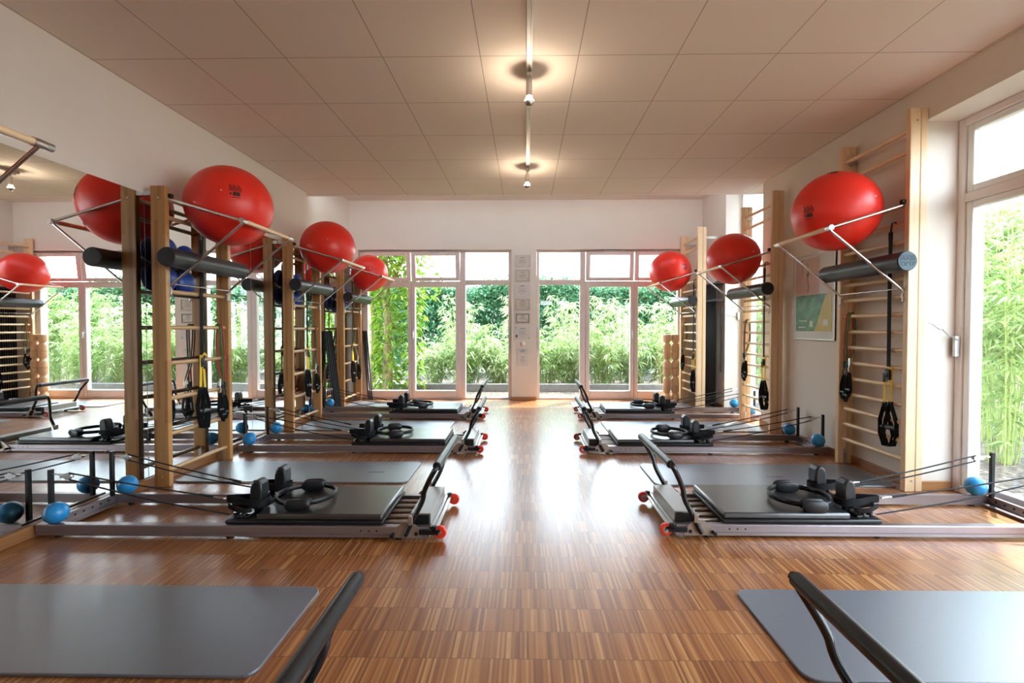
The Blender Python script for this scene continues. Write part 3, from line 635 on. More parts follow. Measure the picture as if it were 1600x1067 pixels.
# ------------------------------------------------------------------ reformers (local: u along x from foot end 0 to head end, v along y)
LEN = 2.26
def make_reformer():
    t = thing('pilates_reformer', '', 'pilates reformer', group='pilates reformers in two rows')
    for s in (-1, 1):
        b = B(); o_, i_ = s * 0.28, s * 0.235
        b.prism([(i_, 0.014), (o_, 0.014), (o_, 0.03), (o_ - s * 0.004, 0.032), (o_ - s * 0.004, 0.036), (o_, 0.038), (o_, 0.07), (o_ - s * 0.005, 0.075), (i_, 0.075)], 'x', 0.0, LEN)
        r = obj('side_rail', b, 'rail', t, smooth=20)
        for u in (0.30, 0.345, 0.39):
            b = B(); b.cyl((u, s * 0.2795, 0.052), (u, s * 0.2812, 0.052), 0.005, 10); obj('bolt_hole', b, 'black', r)
        for u in (0.18, 1.15, 2.14):
            b = B(); b.cyl((u, s * 0.257, 0.0), (u, s * 0.257, 0.014), 0.02, 14); obj('rubber_foot', b, 'black', r)
    b = B(); b.prism([(2.20, 0.02), (LEN, 0.02), (LEN, 0.075), (2.245, 0.075), (2.245, 0.03), (2.20, 0.03)], 'y', -0.235, 0.235) if False else b.box(2.235, LEN, -0.235, 0.235, 0.018, 0.075)
    b.box(2.19, 2.235, -0.235, 0.235, 0.018, 0.024); hr = obj('head_rail', b, 'rail', t, bevel=0.003)
    for k in range(7):
        b = B(); v = -0.18 + k * 0.06; b.cyl((2.2335, v, 0.05), (2.2355, v, 0.05), 0.007, 10); obj('bolt_hole', b, 'black', hr)
    # carriage
    b = B(); b.box(0.27, 1.18, -0.262, 0.262, 0.077, 0.100); c = obj('carriage', b, 'black', t, bevel=0.008)
    b = B(); b.box(0.275, 1.0, -0.258, 0.258, 0.1, 0.136); obj('pad', b, 'padvinyl', c, bevel=0.012, seg=3)
    for s in (-1, 1):
        b = B(); b.box(1.05, 1.12, s * 0.17, s * 0.235, 0.1, 0.118); b.cyl((1.145, s * 0.2, 0.1), (1.145, s * 0.2, 0.125), 0.018, 14); b.cyl((1.09, s * 0.225, 0.1), (1.09, s * 0.225, 0.128), 0.013, 12); obj('rope_cleat', b, 'gloss', c, bevel=0.003)
        b = B(); b.cyl((1.12, s * 0.2, 0.11), (1.175, s * 0.215, 0.112), 0.005, 8); b.cyl((1.10, s * 0.16, 0.1), (1.10, s * 0.16, 0.122), 0.006, 8); obj('cleat_pin', b, 'steel', c)
    # shoulder rests: curved upright pads on a steel neck
    for s in (-1, 1):
        b = B(); v0, v1 = s * 0.095, s * 0.185
        prof = [(1.02, 0.135), (1.075, 0.135), (1.08, 0.17), (1.078, 0.25), (1.07, 0.285), (1.05, 0.305), (1.025, 0.30), (1.008, 0.28), (1.005, 0.23), (1.012, 0.17)]
        b.prism(prof, 'y', v0, v1); r = obj('shoulder_rest', b, 'vinyl', t, bevel=0.012, seg=3)
        b = B(); b.box(1.03, 1.065, s * 0.125, s * 0.155, 0.098, 0.14); obj('rest_neck', b, 'black', r, bevel=0.003)
    # hand straps round the rests, ropes, pulleys, posts
    for s in (-1, 1):
        vc = s * 0.14
        loop = [(1.235, vc + 0.006, 0.183), (1.15, vc + 0.03, 0.18), (1.085, vc + 0.052, 0.177), (1.03, vc + 0.055, 0.174), (0.998, vc + 0.035, 0.172), (0.992, vc, 0.172), (0.998, vc - 0.035, 0.172), (1.03, vc - 0.055, 0.174), (1.085, vc - 0.052, 0.177), (1.15, vc - 0.03, 0.18), (1.235, vc - 0.006, 0.183)]
        b = B(); b.ribbon(smooth_path(loop, 3), (0, 0, 0.04), 0.005); h = obj('hand_strap', b, 'web', t)
        b = B(); b.ribbon(smooth_path([(1.19, vc + 0.03 * s, 0.16), (1.12, vc + 0.02 * s, 0.145), (1.05, vc + 0.075 * s, 0.142), (1.12, vc + 0.09 * s, 0.146), (1.20, vc + 0.05 * s, 0.158)], 4), (0, 0, 0.026), 0.005); obj('spare_loop', b, 'web', h)
        b = B(); b.tube([(1.235, vc, 0.183), (1.25, vc + 0.012, 0.185), (1.265, vc, 0.187), (1.25, vc - 0.012, 0.185)], 0.003, 6, closed=True); b.tube([(1.262, vc, 0.187), (1.29, vc + 0.004, 0.19), (1.325, vc, 0.193)], [0.004, 0.0065, 0.003], 8); obj('snap_hook', b, 'steel', h)
        pv = s * 0.21
        b = B(); b.box(2.222, 2.244, pv - 0.011, pv + 0.011, 0.07, 0.372); p = obj('pulley_post', b, 'black', t, bevel=0.002)
        b = B(); b.tube([(2.222, pv, 0.345), (2.205, pv + 0.012, 0.347), (2.19, pv, 0.343), (2.205, pv - 0.012, 0.342)], 0.0035, 6, closed=True); b.tube([(2.19, pv, 0.343), (2.165, pv, 0.34)], 0.006, 8)
        b.lathe([(0.008, -0.009), (0.021, -0.008), (0.016, 0), (0.021, 0.008), (0.008, 0.009)], (2.13, pv, 0.333), 'y', 18); b.box(2.105, 2.17, pv - 0.012, pv - 0.009, 0.325, 0.345); b.box(2.105, 2.17, pv + 0.009, pv + 0.012, 0.325, 0.345); obj('pulley', b, 'steel', p, bevel=0.001)
        b = B(); a0, a1 = Vector((2.125, pv, 0.352)), Vector((1.32, vc, 0.193)); m1 = (a0 + a1) / 2 - Vector((0, 0, 0.006)); b.tube(smooth_path([a0, m1, a1], 6), 0.0048, 8)
        b.tube([a1, a1 + (a0 - a1).normalized() * 0.08], 0.0075, 8)
        a0, a1 = Vector((2.125, pv, 0.314)), Vector((1.165, s * 0.212, 0.113)); m1 = (a0 + a1) / 2 - Vector((0, 0, 0.016)); b.tube(smooth_path([a0, m1, a1], 6), 0.0048, 8)
        obj('rope', b, 'rope', t)
    # springs, foot plate
    for k in range(5):
        v = -0.17 + k * 0.085; b = B(); b.tube([(0.10, v, 0.06), (0.20, v, 0.06), (0.34, v, 0.06)], 0.013 if k % 2 else 0.011, 12); obj('spring', b, 'steel', t)
    b = B(); b.prism([(0.0, 0.07), (0.012, 0.07), (0.012, 0.13), (0.11, 0.13), (0.11, 0.10), (0.118, 0.10), (0.118, 0.138), (0.0, 0.138)], 'y', -0.235, 0.235); fp = obj('foot_plate', b, 'plate', t, bevel=0.002)
    for s in (-1, 1):
        b = B(); b.box(0.006, 0.108, s * 0.236, s * 0.246, 0.076, 0.13); obj('end_cap', b, 'black', fp, bevel=0.008)
    # wheel axle and wheels
    b = B(); b.box(-0.02, 0.0, -0.262, 0.262, 0.05, 0.072); b.box(-0.045, -0.026, -0.262, 0.262, 0.056, 0.066); obj('axle_bar', b, 'steel', t, bevel=0.003)
    for s in (-1, 1):
        b = B(); b.box(-0.062, 0.06, s * 0.2815, s * 0.290, 0.034, 0.064); b.box(-0.04, -0.012, s * 0.263, s * 0.290, 0.05, 0.082); obj('wheel_holder', b, 'black', t, bevel=0.003)
        b = B(); b.lathe([(0.012, -0.012), (0.031, -0.012), (0.036, -0.007), (0.036, 0.007), (0.031, 0.012), (0.012, 0.012)], (-0.058, s * 0.266, 0.044), 'y', 28); w_ = obj('wheel', b, 'wheel', t)
        b = B(); b.cyl((-0.058, s * 0.251, 0.044), (-0.058, s * 0.294, 0.044), 0.008, 14); b.lathe([(0.011, 0), (0.019, 0.0), (0.019, 0.0015), (0.011, 0.0015)], (-0.058, s * 0.266 - 0.0135, 0.044), 'y', 20); obj('hub', b, 'steel', w_)
    # foot bar with brackets
    arm = lambda s: [(0.135, s * 0.297, 0.035), (0.085, s * 0.299, 0.135), (0.045, s * 0.302, 0.21), (0.030, s * 0.307, 0.25), (0.023, s * 0.316, 0.285), (0.004, s * 0.335, 0.33), (-0.022, s * 0.358, 0.38), (-0.043, s * 0.372, 0.418)]
    top = [(-0.055, -0.34, 0.440), (-0.056, 0, 0.441), (-0.055, 0.34, 0.440)]
    path = smooth_path(arm(-1) + [(-0.053, -0.366, 0.436)] + top + [(-0.053, 0.366, 0.436)] + list(reversed(arm(1))), 4)
    b = B(); b.tube(path, 0.0145, 14); fb = obj('foot_bar', b, 'gloss', t)
    b = B(); b.tube([(-0.055, -0.35, 0.44), (-0.055, -0.345, 0.44), (-0.056, 0, 0.441), (-0.055, 0.345, 0.44), (-0.055, 0.35, 0.44)], [0.020, 0.024, 0.0245, 0.024, 0.020], 22); g_ = obj('padded_grip', b, 'vinyl', fb)
    b = B(); b.tube([(-0.055 - 0.008, -0.335, 0.418), (-0.056 - 0.008, 0, 0.419), (-0.055 - 0.008, 0.335, 0.418)], 0.003, 6); obj('lacing', b, 'black', g_)
    for s in (-1, 1):
        b = B(); pts = [(0.045, 0.018)] + [(0.135 - 0.09 * math.cos(a), 0.028 + 0.078 * math.sin(a)) for a in np.linspace(0.05, 1.75, 10)] + [(0.215, 0.05), (0.22, 0.018)]
        b.prism(pts, 'y', s * 0.2822, s * 0.2865); br = obj('bar_bracket', b, 'bracket', t, smooth=30)
        b = B(); b.box(0.088, 0.112, s * 0.286, s * 0.318, 0.10, 0.148); obj('clamp', b, 'bracket', br, bevel=0.002)
        b = B(); b.cyl((0.205, s * 0.283, 0.036), (0.205, s * 0.318, 0.036), 0.011, 12); obj('knob', b, 'black', br); b = B(); b.cyl((0.075, s * 0.286, 0.04), (0.075, s * 0.289, 0.04), 0.011, 12); obj('pivot_bolt', b, 'black', br)
    return t
REF = {('L', 0): (-0.565, 1.10), ('R', 0): (0.875, 1.12), ('L', 1): (-0.54, 2.99), ('R', 1): (0.865, 3.05), ('L', 2): (-0.49, 4.87), ('R', 2): (0.605, 4.88), ('L', 3): (-0.615, 6.60), ('R', 3): (0.78, 6.64)}
RLAB = {('L', 0): 'pilates reformer at lower left whose padded foot bar alone is in frame', ('R', 0): 'pilates reformer at lower right whose padded foot bar alone is in frame',
        ('L', 1): 'nearest full pilates reformer left of the aisle, facing the mirror', ('R', 1): 'nearest full pilates reformer right of the aisle, reaching the big window',
        ('L', 2): 'second full pilates reformer left of the aisle', ('R', 2): 'second full pilates reformer right of the aisle',
        ('L', 3): 'farthest pilates reformer left of the aisle, near the garden windows', ('R', 3): 'farthest pilates reformer right of the aisle, ending in the wall niche'}
RSH = {('L', 1): 'nearest full left reformer', ('R', 1): 'nearest full right reformer', ('L', 2): 'second full left reformer', ('R', 2): 'second full right reformer', ('L', 3): 'farthest left reformer', ('R', 3): 'farthest right reformer'}
def make_ring():
    t = thing('pilates_ring', '', 'pilates ring', group='black pilates rings lying on the reformers')
    n = 48; R_ = 0.172; vs = []; fs = []
    b = B(); prof = [(-0.007, -0.012), (-0.004, -0.015), (0.004, -0.015), (0.007, -0.012), (0.007, 0.012), (0.004, 0.015), (-0.004, 0.015), (-0.007, 0.012)]
    for i in range(n):
        a = 2 * PI * i / n
        for pr, pz in prof: vs.append(((R_ + pr) * math.cos(a), (R_ + pr) * math.sin(a), pz))
    for i in range(n):
        for k in range(8): fs.append((i * 8 + k, i * 8 + (k + 1) % 8, ((i + 1) % n) * 8 + (k + 1) % 8, ((i + 1) % n) * 8 + k))
    b.add(vs, fs); obj('band', b, 'black', t, smooth=50)
    for s in (-1, 1):
        for rr, d in ((R_ + 0.022, 0.018), (R_ - 0.02, 0.014)):
            b = B(); b.ell((0, s * rr, 0), 0.07, d, 0.033, 24, 14)
            b.v = [(math.copysign(min(abs(x) * 1.12, 0.07), x), y, math.copysign(min(abs(z) * 1.2, 0.033), z)) for x, y, z in b.v]
            obj('grip_pad', b, 'vinyl', t, smooth=60)
    return t
b = B(); b.ell((0, 0, 0), 0.061, 0.061, 0.060, 28, 18); bb = obj('massage_ball', b, 'blue'); fb_ = True
ref = make_reformer(); ring = make_ring(); k = 0; fr_ = True
for key, (x0, yc) in REF.items():
    sg = -1 if key[0] == 'L' else 1; rz = PI if sg < 0 else 0
    o = ref if k == 0 else dup(ref); k += 1
    o.location = (x0, yc, 0); o.rotation_euler = (0, 0, rz); o['label'] = RLAB[key]
    if key[1] == 0: continue
    r_ = ring if fr_ else dup(ring); fr_ = False
    r_.location = (x0 + sg * 0.82, yc - (0.01 if sg < 0 else 0.05), 0.1695); r_.rotation_euler = (0, 0, 0.16 * (1 if sg < 0 else -0.4) + (key[1] - 1) * 0.13)
    r_['label'] = 'black pilates ring lying on the carriage of the ' + RSH[key]
    for s, nm in ((-1, 'front'), (1, 'rear')):
        q = bb if fb_ else bb.copy()
        if not fb_: COL.objects.link(q)
        fb_ = False
        q.location = (x0 + sg * 2.165, yc + s * 0.252, 0.1345)
        tag(q, 'small blue ball at the %s rope post of the %s' % (nm, RSH[key]), 'ball', 'small blue balls on the reformer corners')

# ------------------------------------------------------------------ mats
def make_mat():
    t = thing('exercise_mat', '', 'exercise mat', group='grey exercise mats beside the reformers')
    L_, W_, r = 1.82, 0.575, 0.055; pts = []
    for cx, cy, a0 in ((L_ / 2 - r, W_ / 2 - r, 0), (-L_ / 2 + r, W_ / 2 - r, PI / 2), (-L_ / 2 + r, -W_ / 2 + r, PI), (L_ / 2 - r, -W_ / 2 + r, 1.5 * PI)):
        for q in range(7): a = a0 + q * PI / 12; pts.append((cx + r * math.cos(a), cy + r * math.sin(a)))
    b = B(); b.prism(pts, 'z', 0, 0.013); obj('foam_sheet', b, 'mat', t, bevel=0.003)
    return t
mt = make_mat()
MATS = {('L', 0): (-1.84, 1.905), ('R', 0): (1.86, 1.915), ('L', 1): (-1.825, 3.985), ('R', 1): (1.90, 3.96), ('L', 2): (-1.80, 5.88), ('R', 2): (1.86, 5.88), ('L', 3): (-1.84, 7.52), ('R', 3): (1.62, 7.50)}
for i, (key, (x, y)) in enumerate(MATS.items()):
    o = mt if i == 0 else dup(mt); o.location = (x, y, 0)
    o['label'] = {('L', 0): 'grey ribbed exercise mat at the lower left corner', ('R', 0): 'grey ribbed exercise mat at the lower right corner', ('L', 1): 'grey exercise mat behind the nearest full left reformer', ('R', 1): 'grey exercise mat behind the nearest full right reformer',
                  ('L', 2): 'grey exercise mat behind the second full left reformer', ('R', 2): 'grey exercise mat behind the second full right reformer', ('L', 3): 'grey exercise mat behind the farthest left reformer', ('R', 3): 'grey exercise mat behind the farthest right reformer'}[key]
    if key[1] == 1:
        text('lettering', 'AIREX', 0.05, 'black', o, Matrix.Translation((0.60 if key[0] == 'L' else 0.09, -0.03 if key[0] == 'L' else -0.08, 0.0132)), 0.0003)

# ------------------------------------------------------------------ track and lamps
b = B(); b.prism([(-0.018, 0), (-0.018, -0.03), (-0.007, -0.03), (-0.007, -0.022), (0.007, -0.022), (0.007, -0.03), (0.018, -0.03), (0.018, 0)], 'y', 0.3, 5.42)
o = obj('lighting_track', b, 'track', bevel=0.001); o.location = (0.025, 0, ZC); tag(o, 'silver lighting track running along the middle of the ceiling', 'lighting track')
def make_lamp():
    t = thing('track_lamp', '', 'lamp', group='bare bulb lamps on the ceiling track')
    b = B(); b.box(-0.016, 0.016, -0.045, 0.045, -0.055, -0.03); obj('adapter', b, 'socket', t, bevel=0.003)
    b = B(); b.cyl((0, 0, -0.055), (0, 0, -0.085), 0.009, 12); obj('stem', b, 'steel', t)
    b = B(); b.lathe([(0.006, -0.08), (0.019, -0.085), (0.021, -0.10), (0.021, -0.172), (0.018, -0.176)], (0, 0, 0), 'z', 24); obj('bulb_socket', b, 'socket', t)
    c = -0.212; R_ = 0.0325
    pr = [(0.016, -0.172)] + [(R_ * math.cos(a), c + R_ * math.sin(a)) for a in np.linspace(0.95, 0.0, 8)]
    b = B(); vs = b.lathe(pr, (0, 0, 0), 'z', 28); b.f = b.f[:-2]; bu = obj('bulb', b, 'bulb', t)
    b = B(); b.lathe([(R_ * math.cos(a), c + R_ * math.sin(a)) for a in np.linspace(0.0, -PI / 2, 9)], (0, 0, 0), 'z', 28); b.f = [f for f in b.f if len(f) == 4 or 0 not in f]; obj('mirrored_crown', b, 'chrome', bu)
    b = B(); b.ell((0, 0, -0.198), 0.008, 0.008, 0.008, 12, 8); obj('filament', b, 'filament', bu)
    return t
lp = make_lamp(); lp.location = (0.025, 3.36, ZC); lp['label'] = 'bare silver-crowned bulb hanging from the ceiling track, nearer and larger'
o = dup(lp, (0.018, 5.33, ZC), 0, 'bare silver-crowned bulb hanging from the ceiling track, farther and smaller')

# ------------------------------------------------------------------ certificates on the pillar, poster
def cert(label, x0, x1, z0, z1, kind):
    t = thing('framed_certificate', label, 'framed certificate', (0, YB, 0), 0, 'framed certificates on the pillar between the windows')
    y = -0.012
    if kind in ('gold', 'dark', 'thin'):
        i = 0.022 if kind != 'thin' else 0.02; w_ = {'gold': 0.010, 'dark': 0.017, 'thin': 0.004}[kind]
        b = B(); b.box(x0, x1, -0.006, 0.0, z0, z1); obj('backing', b, 'paperw', t, bevel=0.002)
        b = B(); ring_frame(b, x0 + i, x1 - i, z0 + i, z1 - i, -0.016, -0.006, w_); obj('frame', b, {'gold': 'goldframe', 'dark': 'darkframe', 'thin': 'goldframe'}[kind], t, bevel=0.002)
        a0, a1, c0, c1 = x0 + i + w_, x1 - i - w_, z0 + i + w_, z1 - i - w_
    else:
        b = B(); b.box(x0, x1, -0.006, 0.0, z0, z1); obj('backing', b, 'paperw', t, bevel=0.002); a0, a1, c0, c1 = x0 + 0.015, x1 - 0.015, z0 + 0.015, z1 - 0.015
    b = B(); b.box(a0, a1, -0.0085, -0.0055, c0, c1); p = obj('sheet', b, 'paper' if kind in ('gold', 'thin') else 'paperw', t, smooth=0)
    b = B(); W_, H_ = a1 - a0, c1 - c0; xm = (a0 + a1) / 2
    for f, wd, th in ((0.80, 0.34, 0.012), (0.62, 0.55, 0.005), (0.50, 0.30, 0.007), (0.40, 0.60, 0.004), (0.33, 0.52, 0.004), (0.17, 0.25, 0.004)):
        b.box(xm - W_ * wd / 2, xm + W_ * wd / 2, -0.0092, -0.0084, c0 + H_ * f, c0 + H_ * f + th)
    obj('print', b, 'ink', p, smooth=0)
    if kind in ('dark', 'gold'):
        b = B(); b.cyl((a1 - 0.025, -0.0095, c0 + 0.028), (a1 - 0.025, -0.008, c0 + 0.028), 0.014, 16); obj('seal', b, 'seal', p)
    if kind == 'crest':
        b = B(); b.prism([(a0 + 0.005, c0 + 0.06), (a0 + 0.005, c0 + 0.03), (a0 + 0.022, c0 + 0.012), (a0 + 0.04, c0 + 0.03), (a0 + 0.04, c0 + 0.06)], 'y', -0.0095, -0.008); obj('crest', b, 'inkblue', p, smooth=0)
        b = B()
        for tri in (((a0, c1), (a0 + 0.04, c1), (a0, c1 - 0.035)), ((a1, c0), (a1 - 0.04, c0), (a1, c0 + 0.035))): b.prism(list(tri), 'y', -0.0095, -0.008)
        obj('corner_ornament', b, 'inkteal', p, smooth=0)
    if kind == 'stem':
        b = B(); b.cyl((xm, -0.0095, c1 - 0.02), (xm, -0.008, c1 - 0.02), 0.008, 12); obj('emblem', b, 'darkframe', p)
    if kind == 'band':
        b = B(); b.box(a0, a1, -0.0095, -0.008, c1 - 0.012, c1 - 0.004); obj('header_band', b, 'inkteal', p, smooth=0)
    return t
cert('topmost certificate on the pillar, in a thin pale frame', -0.183, 0.09, 2.186, 2.405, 'thin')
cert('second certificate from the top of the pillar, in a tan frame', -0.183, 0.09, 1.945, 2.174, 'gold')
cert('third certificate from the top of the pillar, unframed with a small emblem', -0.188, 0.09, 1.706, 1.932, 'stem')
cert('fourth certificate from the top of the pillar, tan frame over the dark one', -0.183, 0.09, 1.473, 1.695, 'gold')
cert('certificate in the only dark brown frame on the pillar', -0.178, 0.086, 1.261, 1.455, 'dark')
cert('pillar certificate with a blue crest and teal corners', -0.183, 0.086, 1.008, 1.233, 'crest')
cert('small notice with a teal top band low on the pillar', -0.146, 0.051, 0.763, 0.861, 'band')
cert('lowest sheet of print on the pillar', -0.140, 0.045, 0.571, 0.755, 'plain')
t = thing('wall_dial', 'small round white dial on the pillar below the certificates', 'dial', (-0.04, YB, 0.932))
b = B(); b.lathe([(0.044, 0.0), (0.044, -0.012), (0.034, -0.018)], (0, 0, 0), 'y', 28); obj('base', b, 'paperw', t)
b = B(); b.lathe([(0.026, -0.016), (0.026, -0.03), (0.02, -0.033)], (0, 0, 0), 'y', 24); obj('knob', b, 'white', t)
t = thing('framed_poster', 'green and ochre framed poster behind the nearest right ball rack', 'poster', (XR, 4.93, 1.50))
b = B(); b.box(-0.018, 0, -0.35, 0.35, -0.42, 0.44); obj('backing', b, 'paperw', t, bevel=0.002)
b = B()
for a in ((-0.35, -0.342, -0.42, 0.44), (0.342, 0.35, -0.42, 0.44), (-0.342, 0.342, -0.42, -0.412), (-0.342, 0.342, 0.432, 0.44)): b.box(-0.022, -0.004, a[0], a[1], a[2], a[3])
obj('frame', b, 'steel', t, bevel=0.001)
b = B(); b.box(-0.0195, -0.018, -0.30, 0.30, -0.335, 0.03); obj('green_picture', b, 'poster', t, smooth=0)
b = B(); b.box(-0.0195, -0.018, -0.10, 0.30, 0.03, 0.40); obj('pink_picture', b, 'pink', t, smooth=0)
b = B(); b.prism([(0.10, 0.05), (0.085, 0.12), (0.105, 0.2), (0.09, 0.29), (0.11, 0.36), (0.095, 0.36), (0.075, 0.28), (0.09, 0.2), (0.07, 0.12), (0.085, 0.05)], 'x', -0.0202, -0.0194); b.cyl((-0.0202, 0.092, 0.24), (-0.0194, 0.092, 0.24), 0.022, 14); b.prism([(0.19, 0.22), (0.195, 0.4), (0.185, 0.4), (0.18, 0.22)], 'x', -0.0202, -0.0194); obj('drawn_figure', b, 'darkframe', t, smooth=0)
for y0, y1, z0, z1 in ((-0.25, -0.17, -0.28, -0.22), (-0.12, -0.10, -0.27, -0.22), (0.0, 0.05, -0.29, -0.23), (0.1, 0.24, -0.235, -0.225), (0.12, 0.25, -0.30, -0.29)):
    b = B(); b.box(-0.0202, -0.0194, y0, y1, z0, z1); obj('print', b, 'paperw', t, smooth=0)

# ------------------------------------------------------------------ turned wooden blocks by the right garden window
prof = [(0.052, 0.0), (0.062, 0.004), (0.063, 0.09), (0.058, 0.105), (0.045, 0.122), (0.039, 0.137), (0.045, 0.152), (0.058, 0.168), (0.063, 0.183), (0.062, 0.268), (0.052, 0.2725)]
b = B(); b.lathe(prof, (0, 0, 0), 'z', 32); sp = obj('wooden_spool', b, 'beech', smooth=40); k = 0
for x, cn in ((2.29, 'left'), (2.421, 'right')):
    for j, pn in enumerate(('bottom', 'second lowest', 'second highest', 'top')):
        o = sp if k == 0 else sp.copy()
        if k: COL.objects.link(o)
        k += 1; o.location = (x, 7.90, j * 0.273); o.rotation_euler = (0, 0, k * 1.3)
        tag(o, '%s turned wooden block in the %s stack by the garden window' % (pn, cn), 'wooden block', 'turned wooden blocks stacked by the right garden window')

# ------------------------------------------------------------------ black poles
b = B(); b.tube([(0, 0, 0), (0, 0, 0.006), (0, 0, 0.6), (0, 0, 1.814), (0, 0, 1.82)], [0.009, 0.0125, 0.0125, 0.0125, 0.009], 12); pp = obj('gymnastic_pole', b, 'pole')
for k in range(22):
    o = pp if k == 0 else pp.copy()
    if k: COL.objects.link(o)
    o.location = (2.80, 7.20 + k * 0.036, 0.02)
    tag(o, 'tall black pole standing in the row behind the farthest right wall bars', 'pole', 'black poles standing in a row on the right wall')
t = thing('pole_rack', 'black wall rack holding the row of poles on the far right wall', 'rack', (XR, 7.19, 0))
b = B(); b.box(-0.135, -0.0, -0.02, 0.81, 1.845, 1.86); b.prism([(0, 1.86), (-0.135, 1.86), (0, 1.97)], 'y', -0.03, -0.015); obj('top_shelf', b, 'black', t, bevel=0.002)
b = B(); b.box(-0.13, -0.0, -0.045, -0.03, 1.585, 1.62); b.box(-0.13, -0.118, -0.03, 0.81, 1.585, 1.62); obj('retaining_bar', b, 'black', t, bevel=0.002)
b = B(); b.box(-0.14, 0.0, -0.02, 0.81, 0.0, 0.02); obj('bottom_shelf', b, 'black', t, bevel=0.002)
b = B(); b.box(-0.05, -0.02, -0.045, -0.03, 0.55, 1.50); obj('side_strip', b, 'black', t, bevel=0.002)
# bundle leaning on the mirror between the second and farthest left wall bars, and three by the window
pb = None
def lean_pole(base, top, label, group, L_=1.2):
    global pb
    if pb is None:
        b = B(); b.tube([(0, 0, 0), (0, 0, 0.03), (0, 0, 0.031), (0, 0, 1.15), (0, 0, 1.155)], [0.010, 0.012, 0.0115, 0.0115, 0.008], 10); pb = obj('body_bar', b, 'pole')
        o = pb
    else:
        o = pb.copy(); COL.objects.link(o)
    d = Vector(top) - Vector(base); o.location = base; o.rotation_euler = d.to_track_quat('Z', 'Y').to_euler(); tag(o, label, 'exercise bar', group)
for k in range(8):
    lean_pole((-2.775 + 0.022 * (k % 2), 6.98 + 0.031 * k, 0.005), (-2.902 + 0.016 * (k % 2), 6.99 + 0.029 * k, 1.15), 'slim black exercise bar in the bundle leaning on the far left mirror', 'black bars leaning on the left mirror')
for k in range(3):
    lean_pole((-2.60 + 0.03 * k, 8.005, 0.005), (-2.715 + 0.03 * k, 8.09, 1.15), 'slim black exercise bar leaning in the left corner of the garden window', 'black bars leaning by the left garden window')

# ------------------------------------------------------------------ garden
b = B(); b.box(-14, 3.36, 8.21, 30, -0.25, -0.06); b.box(3.36, 16, -12, 30, -0.25, -0.06); b.box(-14, 3.36, -14, YF - 0.2, -0.25, -0.06)
struct('ground', b, 'ground', smooth=0)
b = B(); b.box(-3.3, 3.3, 9.55, 9.67, -0.06, 0.09); struct('trim_1', b, 'kerb', bevel=0.01)
def leaves(C_, D_, L_, W_, droop=0.25):
    """rhombic leaves: centres, directions, lengths, widths"""
    n = len(C_); D_ = D_ / np.linalg.norm(D_, axis=1, keepdims=True)
    up = rng.normal(size=(n, 3)) * 0.6 + np.array([0, 0, 1.0]); S = np.cross(D_, up); S /= np.linalg.norm(S, axis=1, keepdims=True) + 1e-9
    L_ = np.asarray(L_).reshape(-1, 1) * np.ones((n, 1)); W_ = np.asarray(W_).reshape(-1, 1) * np.ones((n, 1))
    mid = C_ + D_ * L_ * 0.4; tip = C_ + D_ * L_ - np.array([0, 0, 1.0]) * L_ * droop
    V = np.stack([C_, mid + S * W_ / 2, tip, mid - S * W_ / 2], 1).reshape(-1, 3)
    F = np.arange(4 * n).reshape(-1, 4); return V, F
def leaf_obj(name, V, F, mat, parent):
    me = bpy.data.meshes.new(name); me.from_pydata(V.tolist(), [], F.tolist()); me.update(); me.materials.append(M[mat])
    o = bpy.data.objects.new(name, me); COL.objects.link(o); o.parent = parent; return o
def make_bamboo(h, spread, ns, lm, per=60):
    t = thing('bamboo_shrub', '', 'shrub', group='bamboo shrubs in the garden')
    b = B(); C_ = []; D_ = []
    for i in range(ns):
        a = rng.uniform(0, 2 * PI); r0 = rng.uniform(0, 0.16); hh = h * rng.uniform(0.55, 1.0); r1 = spread * rng.uniform(0.25, 1.0)
        p = [np.array([r0 * math.cos(a), r0 * math.sin(a), -0.08]), np.array([(r0 * .6 + r1 * .4) * math.cos(a), (r0 * .6 + r1 * .4) * math.sin(a), hh * 0.62]), np.array([r1 * math.cos(a), r1 * math.sin(a), hh])]
        b.tube([tuple(x) for x in p], [0.006, 0.005, 0.002], 5)
        for q in range(per // 5):
            f = rng.beta(2.2, 1.1); pos = p[0] * (1 - f) ** 2 + 2 * p[1] * f * (1 - f) + p[2] * f * f
            a2 = rng.uniform(0, 2 * PI); tw = np.array([math.cos(a2), math.sin(a2), 0.25]) * rng.uniform(0.03, 0.17)
            for z in range(5):
                a3 = a2 + rng.normal() * 0.8; C_.append(pos + tw * rng.uniform(0.4, 1.0)); D_.append([math.cos(a3), math.sin(a3), rng.uniform(-0.75, 0.25)])
    obj('stem', b, 'stem', t)
    n = len(C_); V, F = leaves(np.array(C_), np.array(D_), rng.uniform(0.11, 0.21, n), rng.uniform(0.018, 0.030, n)); leaf_obj('foliage', V, F, lm, t)
    return t
protosB = [make_bamboo(1.1, 0.6, 34, 'bamboo2', 50), make_bamboo(1.3, 0.62, 34, 'bamboo', 50), make_bamboo(2.15, 0.5, 20, 'bamboo2', 60), make_bamboo(2.8, 0.6, 30, 'bamboo', 85)]
used = set()
def shrub(k, x, y, label, s=1.0):
    o = protosB[k] if k not in used else dup(protosB[k]); used.add(k)
    o.location = (x, y, -0.06); o.rotation_euler = (0, 0, rng.uniform(0, 6)); o.scale = (s, s, s); o['label'] = label
shrub(0, -1.95, 10.3, 'pale bamboo shrub outside the left casement, behind the kerb', 1.0)
shrub(1, -1.15, 10.15, 'bamboo shrub outside the middle light of the left window', 1.05)
shrub(0, -0.55, 10.35, 'bamboo shrub just left of the pillar, outside', 1.1)
shrub(1, 0.45, 10.2, 'bamboo shrub just right of the pillar, outside', 1.0)
